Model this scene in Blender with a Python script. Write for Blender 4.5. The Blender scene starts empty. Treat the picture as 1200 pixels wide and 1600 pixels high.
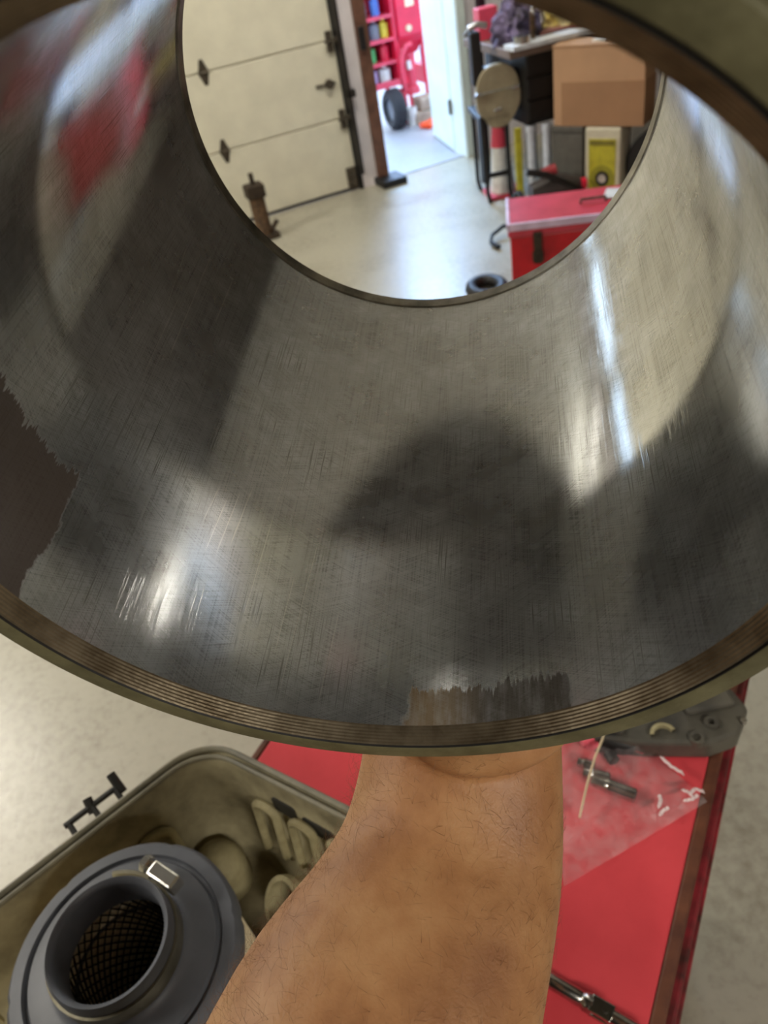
import bpy, bmesh, math, random
from mathutils import Vector, Matrix, noise
random.seed(7)
PI = math.pi
scene = bpy.context.scene
COL = scene.collection
V = Vector

# ------------------------------------------------------------------ camera
cam_data = bpy.data.cameras.new('camera')
cam = bpy.data.objects.new('camera', cam_data)
COL.objects.link(cam)
scene.camera = cam
# columns: camera right, camera up, minus the viewing direction (room axes, Z up)
cr = V((0.97926042, -0.12756452, -0.15740497))
cu = V((0.20260560, 0.61656183, 0.76079069))
cb = cr.cross(cu)
rot = Matrix((cr, cu, cb)).transposed().to_4x4()
cam.matrix_world = Matrix.Translation((0, 0, 1.55)) @ rot
cam_data.sensor_fit = 'VERTICAL'
cam_data.sensor_height = 36
cam_data.sensor_width = 27
cam_data.lens = 27
cam_data.clip_start = 0.01
cam_data.clip_end = 200
cam_data.dof.use_dof = True
cam_data.dof.focus_distance = 0.27
cam_data.dof.aperture_fstop = 17

# ------------------------------------------------------------------ world, lights, exposure
world = bpy.data.worlds.new('daylight')
scene.world = world
world.use_nodes = True
bgn = world.node_tree.nodes['Background']
bgn.inputs[0].default_value = (0.62, 0.80, 1.0, 1)
bgn.inputs[1].default_value = 2.2
scene.view_settings.view_transform = 'Standard'
scene.view_settings.look = 'None'
scene.view_settings.gamma = 1
scene.view_settings.use_curve_mapping = False
scene.view_settings.exposure = 1.05
LAMP_POWER = 1.0      # multiplies the ceiling tubes' emission
WARM = (1.0, 0.94, 0.83)


def area(name, loc, target, size, power, color):
    d = bpy.data.lights.new(name, 'AREA')
    d.shape = 'RECTANGLE'
    d.size, d.size_y = size
    d.energy = power
    d.color = color
    o = bpy.data.objects.new(name, d)
    COL.objects.link(o)
    o.location = loc
    o.rotation_euler = (V(target) - V(loc)).to_track_quat('-Z', 'Y').to_euler()
    return o


# light of the ceiling lamps; the last two are unseen fill lamps, added
LZ = 2.50
#        x, y, turn, power down, power up
LAMPS = ((-1.95, 0.55, 1.3, 15, 5), (0.9, -1.6, 0.0, 27, 2), (-1.62, 3.30, 1.79, 0.3, 1.3), (-3.0, 3.0, 1.4, 46, 60), (0.45, 4.2, 0.29, 8, 8))
for x, y, a, pd, pu in LAMPS:
    area('ceiling_and_fill_light', (x, y, LZ - 0.01), (x, y, 0), (1.1, 0.16), pd, WARM).rotation_euler = (0, 0, a)
    area('ceiling_and_fill_uplight', (x, y, LZ + 0.06), (x, y, 3), (1.1, 0.16), pu, WARM).rotation_euler = (PI, 0, a)
# daylight falling through the next bay's open gate and on through the doorway
area('bay_daylight', (0.35, 8.0, 2.9), (0.6, 4.3, 0), (2.2, 1.6), 46, (0.34, 0.58, 1.0)).data.spread = math.radians(75)

# ------------------------------------------------------------------ colour, node helpers
def lin(c):
    def f(v):
        v /= 255.0
        return v / 12.92 if v <= 0.04045 else ((v + 0.055) / 1.055) ** 2.4
    return (f(c[0]), f(c[1]), f(c[2]), 1)


class NT:
    def __init__(s, mat):
        s.t = mat.node_tree
        s.bsdf = s.t.nodes['Principled BSDF']

    def n(s, kind, **kw):
        nd = s.t.nodes.new(kind)
        for k, v in kw.items():
            if k.startswith('in_'):
                key = k[3:]
                nd.inputs[int(key) if key.isdigit() else key.replace('_', ' ')].default_value = v
            else:
                setattr(nd, k, v)
        return nd

    def l(s, a, b):
        s.t.links.new(a, b)

    def math(s, op, a, b=None, c=None, clamp=False):
        nd = s.t.nodes.new('ShaderNodeMath')
        nd.operation = op
        nd.use_clamp = clamp
        for i, x in enumerate((a, b, c)):
            if x is None:
                continue
            if isinstance(x, (int, float)):
                nd.inputs[i].default_value = x
            else:
                s.l(x, nd.inputs[i])
        return nd.outputs[0]

    def ramp(s, fac, stops, interp='LINEAR'):
        nd = s.t.nodes.new('ShaderNodeValToRGB')
        cr_ = nd.color_ramp
        cr_.interpolation = interp
        while len(cr_.elements) < len(stops):
            cr_.elements.new(0.5)
        for e, (p, c) in zip(cr_.elements, stops):
            e.position = p
            e.color = c if len(c) == 4 else (*c, 1)
        s.l(fac, nd.inputs[0])
        return nd.outputs[0]

    def mix(s, fac, a, b, blend='MIX'):
        nd = s.t.nodes.new('ShaderNodeMix')
        nd.data_type = 'RGBA'
        nd.blend_type = blend
        for i, x in ((0, fac), (6, a), (7, b)):
            if isinstance(x, (int, float)):
                nd.inputs[i].default_value = x
            elif isinstance(x, tuple):
                nd.inputs[i].default_value = x
            else:
                s.l(x, nd.inputs[i])
        return nd.outputs[2]

    def noise(s, vec, scale, detail=4, rough=0.6):
        nd = s.n('ShaderNodeTexNoise')
        nd.inputs['Scale'].default_value = scale
        nd.inputs['Detail'].default_value = detail
        nd.inputs['Roughness'].default_value = rough
        if vec is not None:
            s.l(vec, nd.inputs['Vector'])
        return nd.outputs['Fac']

    def bump(s, h, strength, dist):
        nd = s.n('ShaderNodeBump')
        nd.inputs['Strength'].default_value = strength
        nd.inputs['Distance'].default_value = dist
        s.l(h, nd.inputs['Height'])
        s.l(nd.outputs[0], s.bsdf.inputs['Normal'])
        return nd


MATS = {}


def mat(name, c=(128, 128, 128), rough=0.5, metal=0.0, var=0.12, scale=20, bump=0.15, bdist=0.001,
        c2=None, spec=None, detail=5, emit=None):
    """plain procedural material: colour mottled by noise, fine bump"""
    if name in MATS:
        return MATS[name]
    m = bpy.data.materials.new(name)
    m.use_nodes = True
    t = NT(m)
    tc = t.n('ShaderNodeTexCoord').outputs['Object']
    nz = t.noise(tc, scale, detail)
    base = lin(c)
    if c2 is None:
        lo = tuple(max(0, v * (1 - var * 1.6)) for v in base[:3])
        hi = tuple(min(1, v * (1 + var)) for v in base[:3])
    else:
        lo, hi = lin(c2)[:3], base[:3]
    col = t.ramp(nz, [(0.35, lo), (0.65, hi)])
    t.l(col, t.bsdf.inputs['Base Color'])
    t.bsdf.inputs['Roughness'].default_value = rough
    t.bsdf.inputs['Metallic'].default_value = metal
    if spec is not None:
        t.bsdf.inputs['Specular IOR Level'].default_value = spec
    if emit:
        t.bsdf.inputs['Emission Color'].default_value = (*emit[:3], 1)
        t.bsdf.inputs['Emission Strength'].default_value = emit[3]
    if bump:
        t.bump(t.noise(tc, scale * 6, 3), bump, bdist)
    MATS[name] = m
    return m


# ------------------------------------------------------------------ mesh helpers
def obj(name, bm, m, parent=None, smooth=False, bevel=0, loc=None, rotm=None):
    me = bpy.data.meshes.new(name)
    bmesh.ops.recalc_face_normals(bm, faces=bm.faces[:])
    if smooth:
        for f in bm.faces:
            f.smooth = True
    bm.to_mesh(me)
    bm.free()
    if isinstance(m, (list, tuple)):
        for q in m:
            me.materials.append(q)
    else:
        me.materials.append(m)
    o = bpy.data.objects.new(name, me)
    COL.objects.link(o)
    if parent:
        o.parent = parent
    if rotm is not None:
        o.matrix_local = rotm
    elif loc is not None:
        o.location = loc
    if bevel:
        b = o.modifiers.new('bevel', 'BEVEL')
        b.width = bevel
        b.segments = 2
        b.limit_method = 'ANGLE'
        b.angle_limit = math.radians(40)
    if smooth:
        try:
            me.set_sharp_from_angle(angle=math.radians(38))
        except Exception:
            pass
    return o


def tag(o, label, cat, group=None, kind=None):
    o['label'] = label
    o['category'] = cat
    if group:
        o['group'] = group
    if kind:
        o['kind'] = kind
    return o


def thing(name, label, cat, loc=(0, 0, 0), rotz=0, group=None, matrix=None):
    o = bpy.data.objects.new(name, None)
    o.empty_display_size = 0.05
    COL.objects.link(o)
    if matrix is not None:
        o.matrix_world = matrix
    else:
        o.location = loc
        o.rotation_euler = (0, 0, rotz)
    return tag(o, label, cat, group)


def struct(o):
    o['kind'] = 'structure'
    return o


def dup(o, parent=None):
    c = o.copy()
    COL.objects.link(c)
    if parent is not None:
        c.parent = parent
    for ch in list(o.children):
        dup(ch, c)
    return c


def box(bm, x0, x1, y0, y1, z0, z1, M=None):
    vs = [bm.verts.new(p) for p in ((x0, y0, z0), (x1, y0, z0), (x1, y1, z0), (x0, y1, z0),
                                    (x0, y0, z1), (x1, y0, z1), (x1, y1, z1), (x0, y1, z1))]
    for f in ((0, 3, 2, 1), (4, 5, 6, 7), (0, 1, 5, 4), (1, 2, 6, 5), (2, 3, 7, 6), (3, 0, 4, 7)):
        bm.faces.new([vs[i] for i in f])
    if M is not None:
        bmesh.ops.transform(bm, matrix=M, verts=vs)
    return bm


def B(*a, M=None):
    return box(bmesh.new(), *a, M=M)


def frame_of(d):
    d = V(d).normalized()
    a = V((0, 0, 1)) if abs(d.z) < 0.9 else V((1, 0, 0))
    x = a.cross(d).normalized()
    return x, d.cross(x), d


def tube(bm, pts, r, seg=12, cap=True, sx=1, sy=1, up=None):
    """sweep a circle (or ellipse) along points; r is a number or a list"""
    pts = [V(p) for p in pts]
    n = len(pts)
    rs = r if isinstance(r, (list, tuple)) else [r] * n
    rings = []
    px = None
    for i, p in enumerate(pts):
        d = (pts[min(i + 1, n - 1)] - pts[max(i - 1, 0)]).normalized()
        if px is None:
            if up is not None:
                px = (V(up) - V(up).dot(d) * d).normalized()
            else:
                px = frame_of(d)[0]
        else:
            px = (px - px.dot(d) * d).normalized()
        py = d.cross(px)
        rings.append([bm.verts.new(p + px * rs[i] * sx * math.cos(2 * PI * k / seg) + py * rs[i] * sy * math.sin(2 * PI * k / seg))
                      for k in range(seg)])
    for a, b in zip(rings, rings[1:]):
        for k in range(seg):
            bm.faces.new((a[k], a[(k + 1) % seg], b[(k + 1) % seg], b[k]))
    if cap:
        bm.faces.new(rings[0][::-1])
        bm.faces.new(rings[-1])
    return bm


def T(pts, r, seg=12, **k):
    return tube(bmesh.new(), pts, r, seg, **k)


def lathe(bm, prof, seg=48, M=None, closed=False, a0=0, a1=2 * PI):
    """prof: list of (radius, z) revolved about z"""
    full = abs(a1 - a0 - 2 * PI) < 1e-6
    cnt = seg if full else seg + 1
    rings = []
    for k in range(cnt):
        a = a0 + (a1 - a0) * k / seg
        rings.append([bm.verts.new((r * math.cos(a), r * math.sin(a), z)) for r, z in prof])
    m = len(prof)
    for k in range(seg):
        A_, B_ = rings[k], rings[(k + 1) % cnt]
        for j in range(m if closed else m - 1):
            j2 = (j + 1) % m
            if prof[j][0] < 1e-7 and prof[j2][0] < 1e-7:
                continue
            bm.faces.new((A_[j], B_[j], B_[j2], A_[j2]))
    bmesh.ops.remove_doubles(bm, verts=[v for r_ in rings for v in r_], dist=1e-6)
    if M is not None:
        bmesh.ops.transform(bm, matrix=M, verts=bm.verts[:])
    return bm


def L(prof, seg=48, **k):
    return lathe(bmesh.new(), prof, seg, **k)


def prism(bm, poly, z0, z1, M=None):
    lo = [bm.verts.new((x, y, z0)) for x, y in poly]
    hi = [bm.verts.new((x, y, z1)) for x, y in poly]
    n = len(poly)
    bm.faces.new(lo[::-1])
    bm.faces.new(hi)
    for k in range(n):
        bm.faces.new((lo[k], lo[(k + 1) % n], hi[(k + 1) % n], hi[k]))
    if M is not None:
        bmesh.ops.transform(bm, matrix=M, verts=lo + hi)
    return bm


def round_poly(pts, rad, seg=6):
    out = []
    n = len(pts)
    for i in range(n):
        p = V(pts[i]).to_2d() if len(pts[i]) > 2 else V(pts[i])
        a = (V(pts[i - 1]) - p).normalized()
        b = (V(pts[(i + 1) % n]) - p).normalized()
        r = rad[i] if isinstance(rad, (list, tuple)) else rad
        half = a.angle(b) / 2
        t = r / math.tan(half)
        c = p + (a + b).normalized() * (r / math.sin(half))
        s = p + a * t - c
        e = p + b * t - c
        ang = s.angle_signed(e)
        for k in range(seg + 1):
            q = s.copy()
            q.rotate(Matrix.Rotation(-ang * k / seg, 2))
            out.append(tuple(c + q))
    return out


def Mloc(loc, rz=0, rx=0, ry=0):
    return Matrix.Translation(loc) @ Matrix.Rotation(rz, 4, 'Z') @ Matrix.Rotation(ry, 4, 'Y') @ Matrix.Rotation(rx, 4, 'X')


def along(p0, p1):
    """matrix whose z axis runs from p0 to p1"""
    x, y, z = frame_of(V(p1) - V(p0))
    return Matrix.Translation(p0) @ Matrix((x, y, z)).transposed().to_4x4()


# ================================================================== SETTING
def concrete(name, c, c2, rough=0.35):
    m = bpy.data.materials.new(name)
    m.use_nodes = True
    t = NT(m)
    tc = t.n('ShaderNodeTexCoord').outputs['Object']
    a = t.noise(tc, 2.2, 6, 0.65)
    b = t.noise(tc, 38, 5, 0.7)
    mixf = t.math('MULTIPLY_ADD', b, 0.5, t.math('MULTIPLY', a, 0.55))
    col = t.ramp(mixf, [(0.36, lin(c2)), (0.53, lin(c)), (0.75, tuple(min(1, v * 1.12) for v in lin(c)[:3]))])
    sp = t.ramp(t.noise(tc, 160, 2, 0.5), [(0.24, (0.45, 0.45, 0.45)), (0.33, (1, 1, 1))])
    t.l(t.mix(0.6, col, t.mix(1.0, col, sp, 'MULTIPLY')), t.bsdf.inputs['Base Color'])
    t.l(t.math('MULTIPLY_ADD', a, 0.35, rough - 0.17), t.bsdf.inputs['Roughness'])
    t.bump(b, 0.25, 0.002)
    return m


m_floor = concrete('concrete_floor_sealed', (166, 162, 146), (136, 130, 114), 0.34)
m_apron = concrete('concrete_next_bay', (158, 160, 168), (140, 142, 152), 0.5)
m_wall = mat('painted_wall', (226, 220, 222), 0.7, scale=6, var=0.06)
m_dark_wall = mat('shop_wall_brown', (74, 66, 56), 0.8, scale=3, var=0.2)
m_loft = mat('added_loft_dark', (52, 46, 38), 0.85, scale=3, var=0.1)

# wall frame: u along the front wall, v away from the camera, z up
WA = math.atan2(0.3, 1)
WM = Mloc((0.288, 5.29, 0), WA)


def wpt(u, v, z):
    return WM @ V((u, v, z))


struct(obj('floor', B(-3.6, 3.2, -3.2, 6.9, -0.1, 0), m_floor, bevel=0))
# a floor slab of the next bay beyond the doorway, a hair lower behind a saw-cut joint
ap = struct(obj('floor_next_bay', B(-6, 7, 0.02, 14, -0.1, 0.004, M=WM), m_apron))
TH = 0.14
fw = bmesh.new()
box(fw, -3.7, -3.25, 0, TH, 0, 2.75)
box(fw, -3.25, 0.0, 0, TH, 2.56, 2.75)
box(fw, 0.0, 0.015, 0, TH, 2.56, 2.75)
box(fw, 0.015, 0.125, 0, TH, 0, 2.75)
box(fw, 0.125, 0.82, 0, TH, 2.08, 2.75)
box(fw, 0.82, 2.9, 0, TH, 0, 2.75)
fw.transform(WM)
struct(obj('wall_front', fw, m_wall))
struct(obj('wall_left', B(-3.7, -3.55, -3.3, 4.4, 0, 2.75), m_dark_wall))
struct(obj('wall_right', B(3.0, 3.15, -3.3, 6.25, 0, 2.75), m_dark_wall))
struct(obj('wall_back', B(-3.7, 3.15, -3.3, -3.15, 0, 2.75), m_dark_wall))
struct(obj('ceiling', B(-3.75, 3.2, -3.3, 6.4, 2.76, 2.85), mat('white_ceiling_board', (232, 232, 226), 0.8, scale=3, var=0.04)))
lf = prism(bmesh.new(), [(-3.6, 4.45), (-3.6, -3.2), (3.1, -3.2), (3.1, -0.85), (0.02, 1.58), (-1.52, 2.80)], 2.745, 2.76)  # unseen dark board, added to shape the reflection inside the bore
struct(obj('added_loft_board', lf, m_loft))

# ceiling lamps and two added fill lamps (thing > housing, diffuser)
m_lamp = mat('lamp_diffuser', (255, 250, 235), 0.5, bump=0, emit=(*WARM, 5.0 * LAMP_POWER))
m_lamp_dim = mat('lamp_diffuser_dim', (255, 250, 235), 0.5, bump=0, emit=(*WARM, 0.2 * LAMP_POWER))
m_white_metal = mat('white_enamel', (220, 220, 215), 0.4)
for k, (x, y, a, pd, pu) in enumerate(LAMPS):
    t0 = thing('ceiling_and_fill_lamp', ('long warm ceiling lamp above the workbench corner', 'long warm ceiling lamp behind the photographer',
                                'long warm ceiling lamp in front of the cream overhead door', 'added unseen fill lamp along the left wall', 'added unseen fill lamp just inside the doorway')[k], 'lamp', (x, y, LZ), a)
    obj('housing', B(-0.57, 0.57, -0.09, 0.09, 0.01, 0.04), m_white_metal, t0, bevel=0.004)
    obj('diffuser', B(-0.55, 0.55, -0.07, 0.07, 0.0, 0.012), m_lamp if k != 2 else m_lamp_dim, t0)
    for sx in (-0.4, 0.4):
        obj('hanger', T([(sx, 0, 0.04), (sx, 0, 2.755 - LZ)], 0.004, 6), m_white_metal, t0)

# ---- overhead door: door_1 > panel (> hinge), seal, track
m_cream = mat('cream_door_paint', (222, 218, 198), 0.45, scale=8, var=0.04, bump=0.1)
m_black = mat('black_rubber', (24, 22, 22), 0.55, scale=30)
m_zinc = mat('dirty_zinc', (96, 88, 76), 0.5, metal=0.6, scale=60, var=0.3)
m_track = mat('galvanised_track', (60, 56, 52), 0.5, metal=0.5)
d1 = bpy.data.objects.new('door_1', None)
COL.objects.link(d1)
d1['kind'] = 'structure'
d1.matrix_world = WM
PH = 0.424
m_glass = bpy.data.materials.new('window_glass')
m_glass.use_nodes = True
m_glass.node_tree.nodes['Principled BSDF'].inputs['Transmission Weight'].default_value = 1.0
m_glass.node_tree.nodes['Principled BSDF'].inputs['Roughness'].default_value = 0.02
m_glass.node_tree.nodes['Principled BSDF'].inputs['IOR'].default_value = 1.45
pan_bm = bmesh.new()
box(pan_bm, -3.23, -0.006, 0.03, 0.07, 0.004, PH - 0.004)
box(pan_bm, -3.23, -0.006, 0.045, 0.065, -0.004, PH)
pan0 = None
hinge_bm = bmesh.new()
prism(hinge_bm, [(-0.034, 0), (-0.024, 0.022), (-0.010, 0.066), (0.010, 0.066), (0.024, 0.022), (0.034, 0), (0.024, -0.022),
                 (0.010, -0.066), (-0.010, -0.066), (-0.024, -0.022)], -0.004, 0, M=Matrix.Rotation(PI / 2, 4, 'X'))
tube(hinge_bm, [(-0.026, -0.008, 0), (0.026, -0.008, 0)], 0.008, 8)
for sx in (-1, 1):
    for sz in (-0.045, 0.045):
        tube(hinge_bm, [(0, -0.012, sz), (0, 0.0, sz)], 0.006, 8)
hg0 = None
roll0 = None
win_bm = bmesh.new()
WX = [(-3.05 + 0.78 * i, -3.05 + 0.78 * i + 0.62) for i in range(4)]
e0 = -3.23
for a, b in WX:
    box(win_bm, e0, a, 0.03, 0.07, 0.004, PH - 0.004)
    e0 = b
box(win_bm, e0, -0.006, 0.03, 0.07, 0.004, PH - 0.004)
for a, b in WX:
    box(win_bm, a, b, 0.03, 0.07, 0.004, 0.05)
    box(win_bm, a, b, 0.03, 0.07, 0.25, PH - 0.004)
for k in range(6):
    if pan0 is None:
        p = pan0 = obj('panel', pan_bm, m_cream, d1, bevel=0.004)
    else:
        p = pan0.copy()
        COL.objects.link(p)
    if k == 5:
        COL.objects.unlink(p)
        bpy.data.objects.remove(p)
        p = obj('panel', win_bm, m_cream, d1, bevel=0.003)
        for a, b in WX:
            obj('window_pane', B(a, b, 0.045, 0.05, 0.05, 0.25), m_glass, p)
    p.location = (0, 0, 0.012 + k * PH)
    if k < 5:
        for hu in (-3.0, -2.27, -1.54, -0.815):
            if hg0 is None:
                h = hg0 = obj('hinge', hinge_bm, m_zinc, p)
            else:
                h = hg0.copy()
                COL.objects.link(h)
                h.parent = p
            h.location = (hu, 0.028, PH)
        rb = bmesh.new()
        box(rb, -0.055, -0.02, 0.012, 0.03, PH - 0.06, PH + 0.05)
        tube(rb, [(-0.075, 0.0, PH), (0.02, 0.0, PH)], 0.006, 8)
        tube(rb, [(-0.012, 0.0, PH), (0.008, 0.0, PH)], 0.02, 12)
        obj('roller_bracket', rb, m_zinc, p)
bb = bmesh.new()
box(bb, -0.075, -0.01, 0.012, 0.03, 0.0, 0.13)
box(bb, -0.06, -0.03, -0.01, 0.02, 0.03, 0.10)
obj('corner_bracket', bb, m_zinc, pan0)
lk = bmesh.new()
tube(lk, [(-0.17, 0.025, 0.215), (-0.045, 0.02, 0.215)], 0.008, 8)
tube(lk, [(-0.085, 0.03, 0.215), (-0.085, 0.0, 0.215)], 0.026, 14)
lt = obj('latch_bolt', lk, m_zinc, d1)
lt.location = (0, 0, 0.425)
obj('bottom_seal', B(-3.23, -0.006, 0.022, 0.075, 0.0, 0.016), m_black, d1)
obj('side_seal', B(-0.006, 0.018, -0.004, 0.06, 0.0, 2.56), m_black, d1)
trk = bmesh.new()
box(trk, 0.0, 0.022, -0.05, -0.046, 0.10, 2.6)
box(trk, 0.0, 0.004, -0.05, -0.01, 0.10, 2.6)
for z in (0.55, 1.3):
    box(trk, 0.0, 0.05, -0.05, 0.0, z, z + 0.04)
# ---- doorway jamb, door leaf, frame
m_brown = mat('brown_jamb_wood', (108, 74, 58), 0.6, scale=14, var=0.2)
m_leaf = mat('white_door_paint', (214, 226, 222), 0.4, scale=6, var=0.04)
struct(obj('trim_1', B(0.125, 0.20, -0.03, TH + 0.01, 0.03, 2.1, M=WM), m_brown, bevel=0.003))
jb = bmesh.new()
box(jb, 0.785, 0.82, -0.02, TH + 0.01, 0, 2.1)
box(jb, 0.79, 0.85, -0.03, -0.0, 0, 2.13)
jb.transform(WM)
struct(obj('trim_2', jb, m_leaf, bevel=0.003))
d2 = bpy.data.objects.new('door_2', None)
COL.objects.link(d2)
d2['kind'] = 'structure'
hinge_pt = wpt(0.800, TH, 0)
d2.matrix_world = Matrix.Translation(hinge_pt) @ Matrix.Rotation(math.atan2(0.5, -0.050), 4, 'Z')
obj('leaf', B(0.0, 0.54, -0.02, 0.02, 0.012, 2.06), m_leaf, d2, bevel=0.003)
for z in (0.25, 1.0, 1.8):
    obj('door_hinge', T([(0.0, 0.028, z), (0.0, 0.028, z + 0.09)], 0.009, 8), m_zinc, d2)
kb = bmesh.new()
tube(kb, [(0.49, 0.02, 1.0), (0.49, 0.07, 1.0)], [0.01, 0.01], 10)
tube(kb, [(0.49, 0.06, 1.0), (0.49, 0.075, 1.0), (0.49, 0.09, 1.0)], [0.02, 0.03, 0.02], 12)
obj('door_knob', kb, m_zinc, d2)
# black threshold block at the foot of the jamb
tag(obj('rubber_block', B(0.10, 0.27, -0.16, 0.02, 0.0, 0.045, M=WM), m_black, bevel=0.008),
    'black rubber block on the floor at the foot of the brown jamb', 'block')
tag(obj('wall_switch', B(0.13, 0.165, -0.055, -0.031, 0.78, 0.90, M=WM), m_black, bevel=0.004),
    'small black latch plate on the brown jamb beside the doorway', 'latch')

# ================================================================== NEXT BAY, beyond the doorway
m_red = mat('red_paint_gloss', (214, 30, 62), 0.3, scale=9, var=0.08)
m_red2 = mat('red_paint_faded', (222, 70, 92), 0.45, scale=9, var=0.08)
m_tyre = mat('tyre_rubber', (34, 34, 40), 0.7, scale=40)
m_white = mat('white_plastic', (225, 225, 220), 0.45)
m_cream2 = mat('cream_plastic', (226, 208, 170), 0.5)
m_tan = mat('tan_block', (168, 150, 130), 0.75, scale=12, var=0.2)
m_orange = mat('orange_cord', (255, 82, 30), 0.5)
m_green = mat('green_can', (60, 150, 80), 0.4)
m_blue = mat('blue_can', (80, 120, 200), 0.4)
m_yell = mat('yellow_can', (220, 200, 60), 0.4)
m_grey = mat('grey_plastic', (120, 124, 134), 0.5)
m_lilac = mat('lilac_can', (180, 160, 200), 0.5)

# shelf rack of spray cans (red frame)
rk = thing('shelf_rack', 'open red shelf rack of cans and bottles left of the red blasting cabinet', 'shelf', matrix=WM @ Mloc((0.76, 1.2, 0)))
rkb = bmesh.new()
box(rkb, -0.16, -0.13, 0, 0.3, 0.30, 0.98)
box(rkb, 0.13, 0.16, 0, 0.3, 0.30, 0.98)
box(rkb, -0.16, 0.16, 0.28, 0.3, 0.26, 0.98)
obj('rack_frame', rkb, m_red, rk, bevel=0.004)
for z in (0.30, 0.45, 0.60, 0.75):
    obj('shelf', B(-0.13, 0.13, -0.01, 0.28, z, z + 0.02), m_red2, rk)
obj('rim', B(-0.16, 0.16, -0.012, 0.0, 0.295, 0.34), m_red2, rk)
for sx in (-0.14, 0.14):
    obj('leg', B(sx - 0.015, sx + 0.015, 0.02, 0.05, 0.0, 0.26), m_red, rk)
obj('top', B(-0.16, 0.16, 0, 0.3, 0.96, 0.99), m_red2, rk)


def can(kind, h, r):
    bm = bmesh.new()
    lathe(bm, [(0, 0), (r, 0), (r, h * 0.78), (r * 0.75, h * 0.84), (r * 0.45, h * 0.86), (r * 0.45, h), (0, h)], 16)
    return bm


cans = [(-0.08, 0.62, m_blue, 'blue spray can on the second shelf from the top of the red rack', 0.035),
        (0.01, 0.62, m_grey, 'grey spray can on the second shelf from the top of the red rack', 0.038),
        (0.09, 0.62, m_yell, 'yellow can on the second shelf from the top of the red rack', 0.034),
        (-0.07, 0.77, m_grey, 'grey spray can on the top shelf of the red rack', 0.038),
        (0.04, 0.77, m_blue, 'blue spray can on the top shelf of the red rack', 0.034),
        (-0.05, 0.47, m_green, 'green bottle on the third shelf of the red rack', 0.045),
        (0.07, 0.47, m_red, 'red can on the third shelf of the red rack', 0.036),
        (-0.06, 0.32, m_lilac, 'lilac jug on the bottom shelf of the red rack', 0.045),
        (0.05, 0.32, m_white, 'white jug on the bottom shelf of the red rack', 0.045)]
for x, z, m_, lab, r in cans:
    o = obj('spray_can', can(0, 0.12, r), m_, smooth=True)
    o.matrix_world = WM @ Mloc((0.76 + x, 1.2 + 0.08, z))
    tag(o, lab, 'can', 'cans and bottles on the red shelf rack')

# blasting cabinet with funnel bottom
hp = thing('blast_cabinet', 'tall red abrasive blasting cabinet with funnel bottom beyond the doorway', 'machine', matrix=WM @ Mloc((1.03, 1.2, 0)))
hb = bmesh.new()
box(hb, -0.105, 0.10, -0.02, 0.35, 0.60, 1.25)
obj('cabinet_body', hb, m_red, hp, bevel=0.01)


def frustum(bm, x0, x1, y0, y1, z0, X0, X1, Y0, Y1, z1):
    lo = [bm.verts.new(p) for p in ((x0, y0, z0), (x1, y0, z0), (x1, y1, z0), (x0, y1, z0))]
    hi = [bm.verts.new(p) for p in ((X0, Y0, z1), (X1, Y0, z1), (X1, Y1, z1), (X0, Y1, z1))]
    bm.faces.new(lo[::-1])
    bm.faces.new(hi)
    for k in range(4):
        bm.faces.new((lo[k], lo[(k + 1) % 4], hi[(k + 1) % 4], hi[k]))
    return bm


obj('funnel', frustum(bmesh.new(), -0.03, 0.075, 0.08, 0.2, 0.47, -0.115, 0.135, -0.02, 0.35, 0.60), m_red, hp, bevel=0.004)
obj('down_pipe', T([(0.02, 0.13, 0.50), (0.015, 0.12, 0.35), (0.015, 0.12, 0.2)], [0.052, 0.046, 0.042], 16), m_red2, hp, smooth=True)
obj('pipe_collar', T([(0.012, 0.12, 0.24), (0.012, 0.12, 0.19)], [0.058, 0.07], 16), m_red2, hp, smooth=True)
obj('hose', T([(-0.02, -0.02, 0.55), (-0.07, -0.05, 0.55), (-0.115, -0.05, 0.49), (-0.12, -0.03, 0.36), (-0.10, 0.0, 0.25)], 0.016, 10), m_red2, hp, smooth=True)
obj('side_tank', T([(-0.06, 0.1, 0.27), (-0.07, 0.1, 0.47)], [0.04, 0.045], 14), m_red, hp, smooth=True)
obj('round_gauge', T([(-0.02, -0.02, 0.655), (-0.02, -0.04, 0.655)], 0.022, 16), m_cream2, hp, smooth=True)
obj('paper_label', B(-0.025, 0.045, -0.026, -0.02, 0.79, 0.86), m_cream2, hp)
obj('white_valve', T([(-0.02, 0.06, 0.43), (-0.022, 0.05, 0.37)], 0.022, 12), m_white, hp, smooth=True)
for sx, sy in ((-0.1, 0), (0.1, 0), (-0.1, 0.33), (0.1, 0.33)):
    obj('leg', B(sx - 0.012, sx + 0.012, sy - 0.012 + 0.02, sy + 0.032, 0.0, 0.6), m_red, hp)

t_ = thing('tyre', 'black rubber tyre standing left behind the brown doorway jamb', 'tyre', matrix=WM @ Mloc((0.80, 1.15, 0.149)))
tb = lathe(bmesh.new(), [(0.08, -0.05), (0.12, -0.055), (0.145, -0.035), (0.145, 0.035), (0.12, 0.055), (0.08, 0.05)], 40, closed=True)
tb.transform(Matrix.Rotation(PI / 2, 4, 'Y') @ Matrix.Rotation(0, 4, 'Z'))
obj('tread', tb, m_tyre, t_, smooth=True)
rb = lathe(bmesh.new(), [(0, -0.02), (0.08, -0.03), (0.08, 0.03), (0, 0.02)], 24)
rb.transform(Matrix.Rotation(PI / 2, 4, 'Y'))
obj('rim', rb, m_grey, t_, smooth=True)

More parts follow.
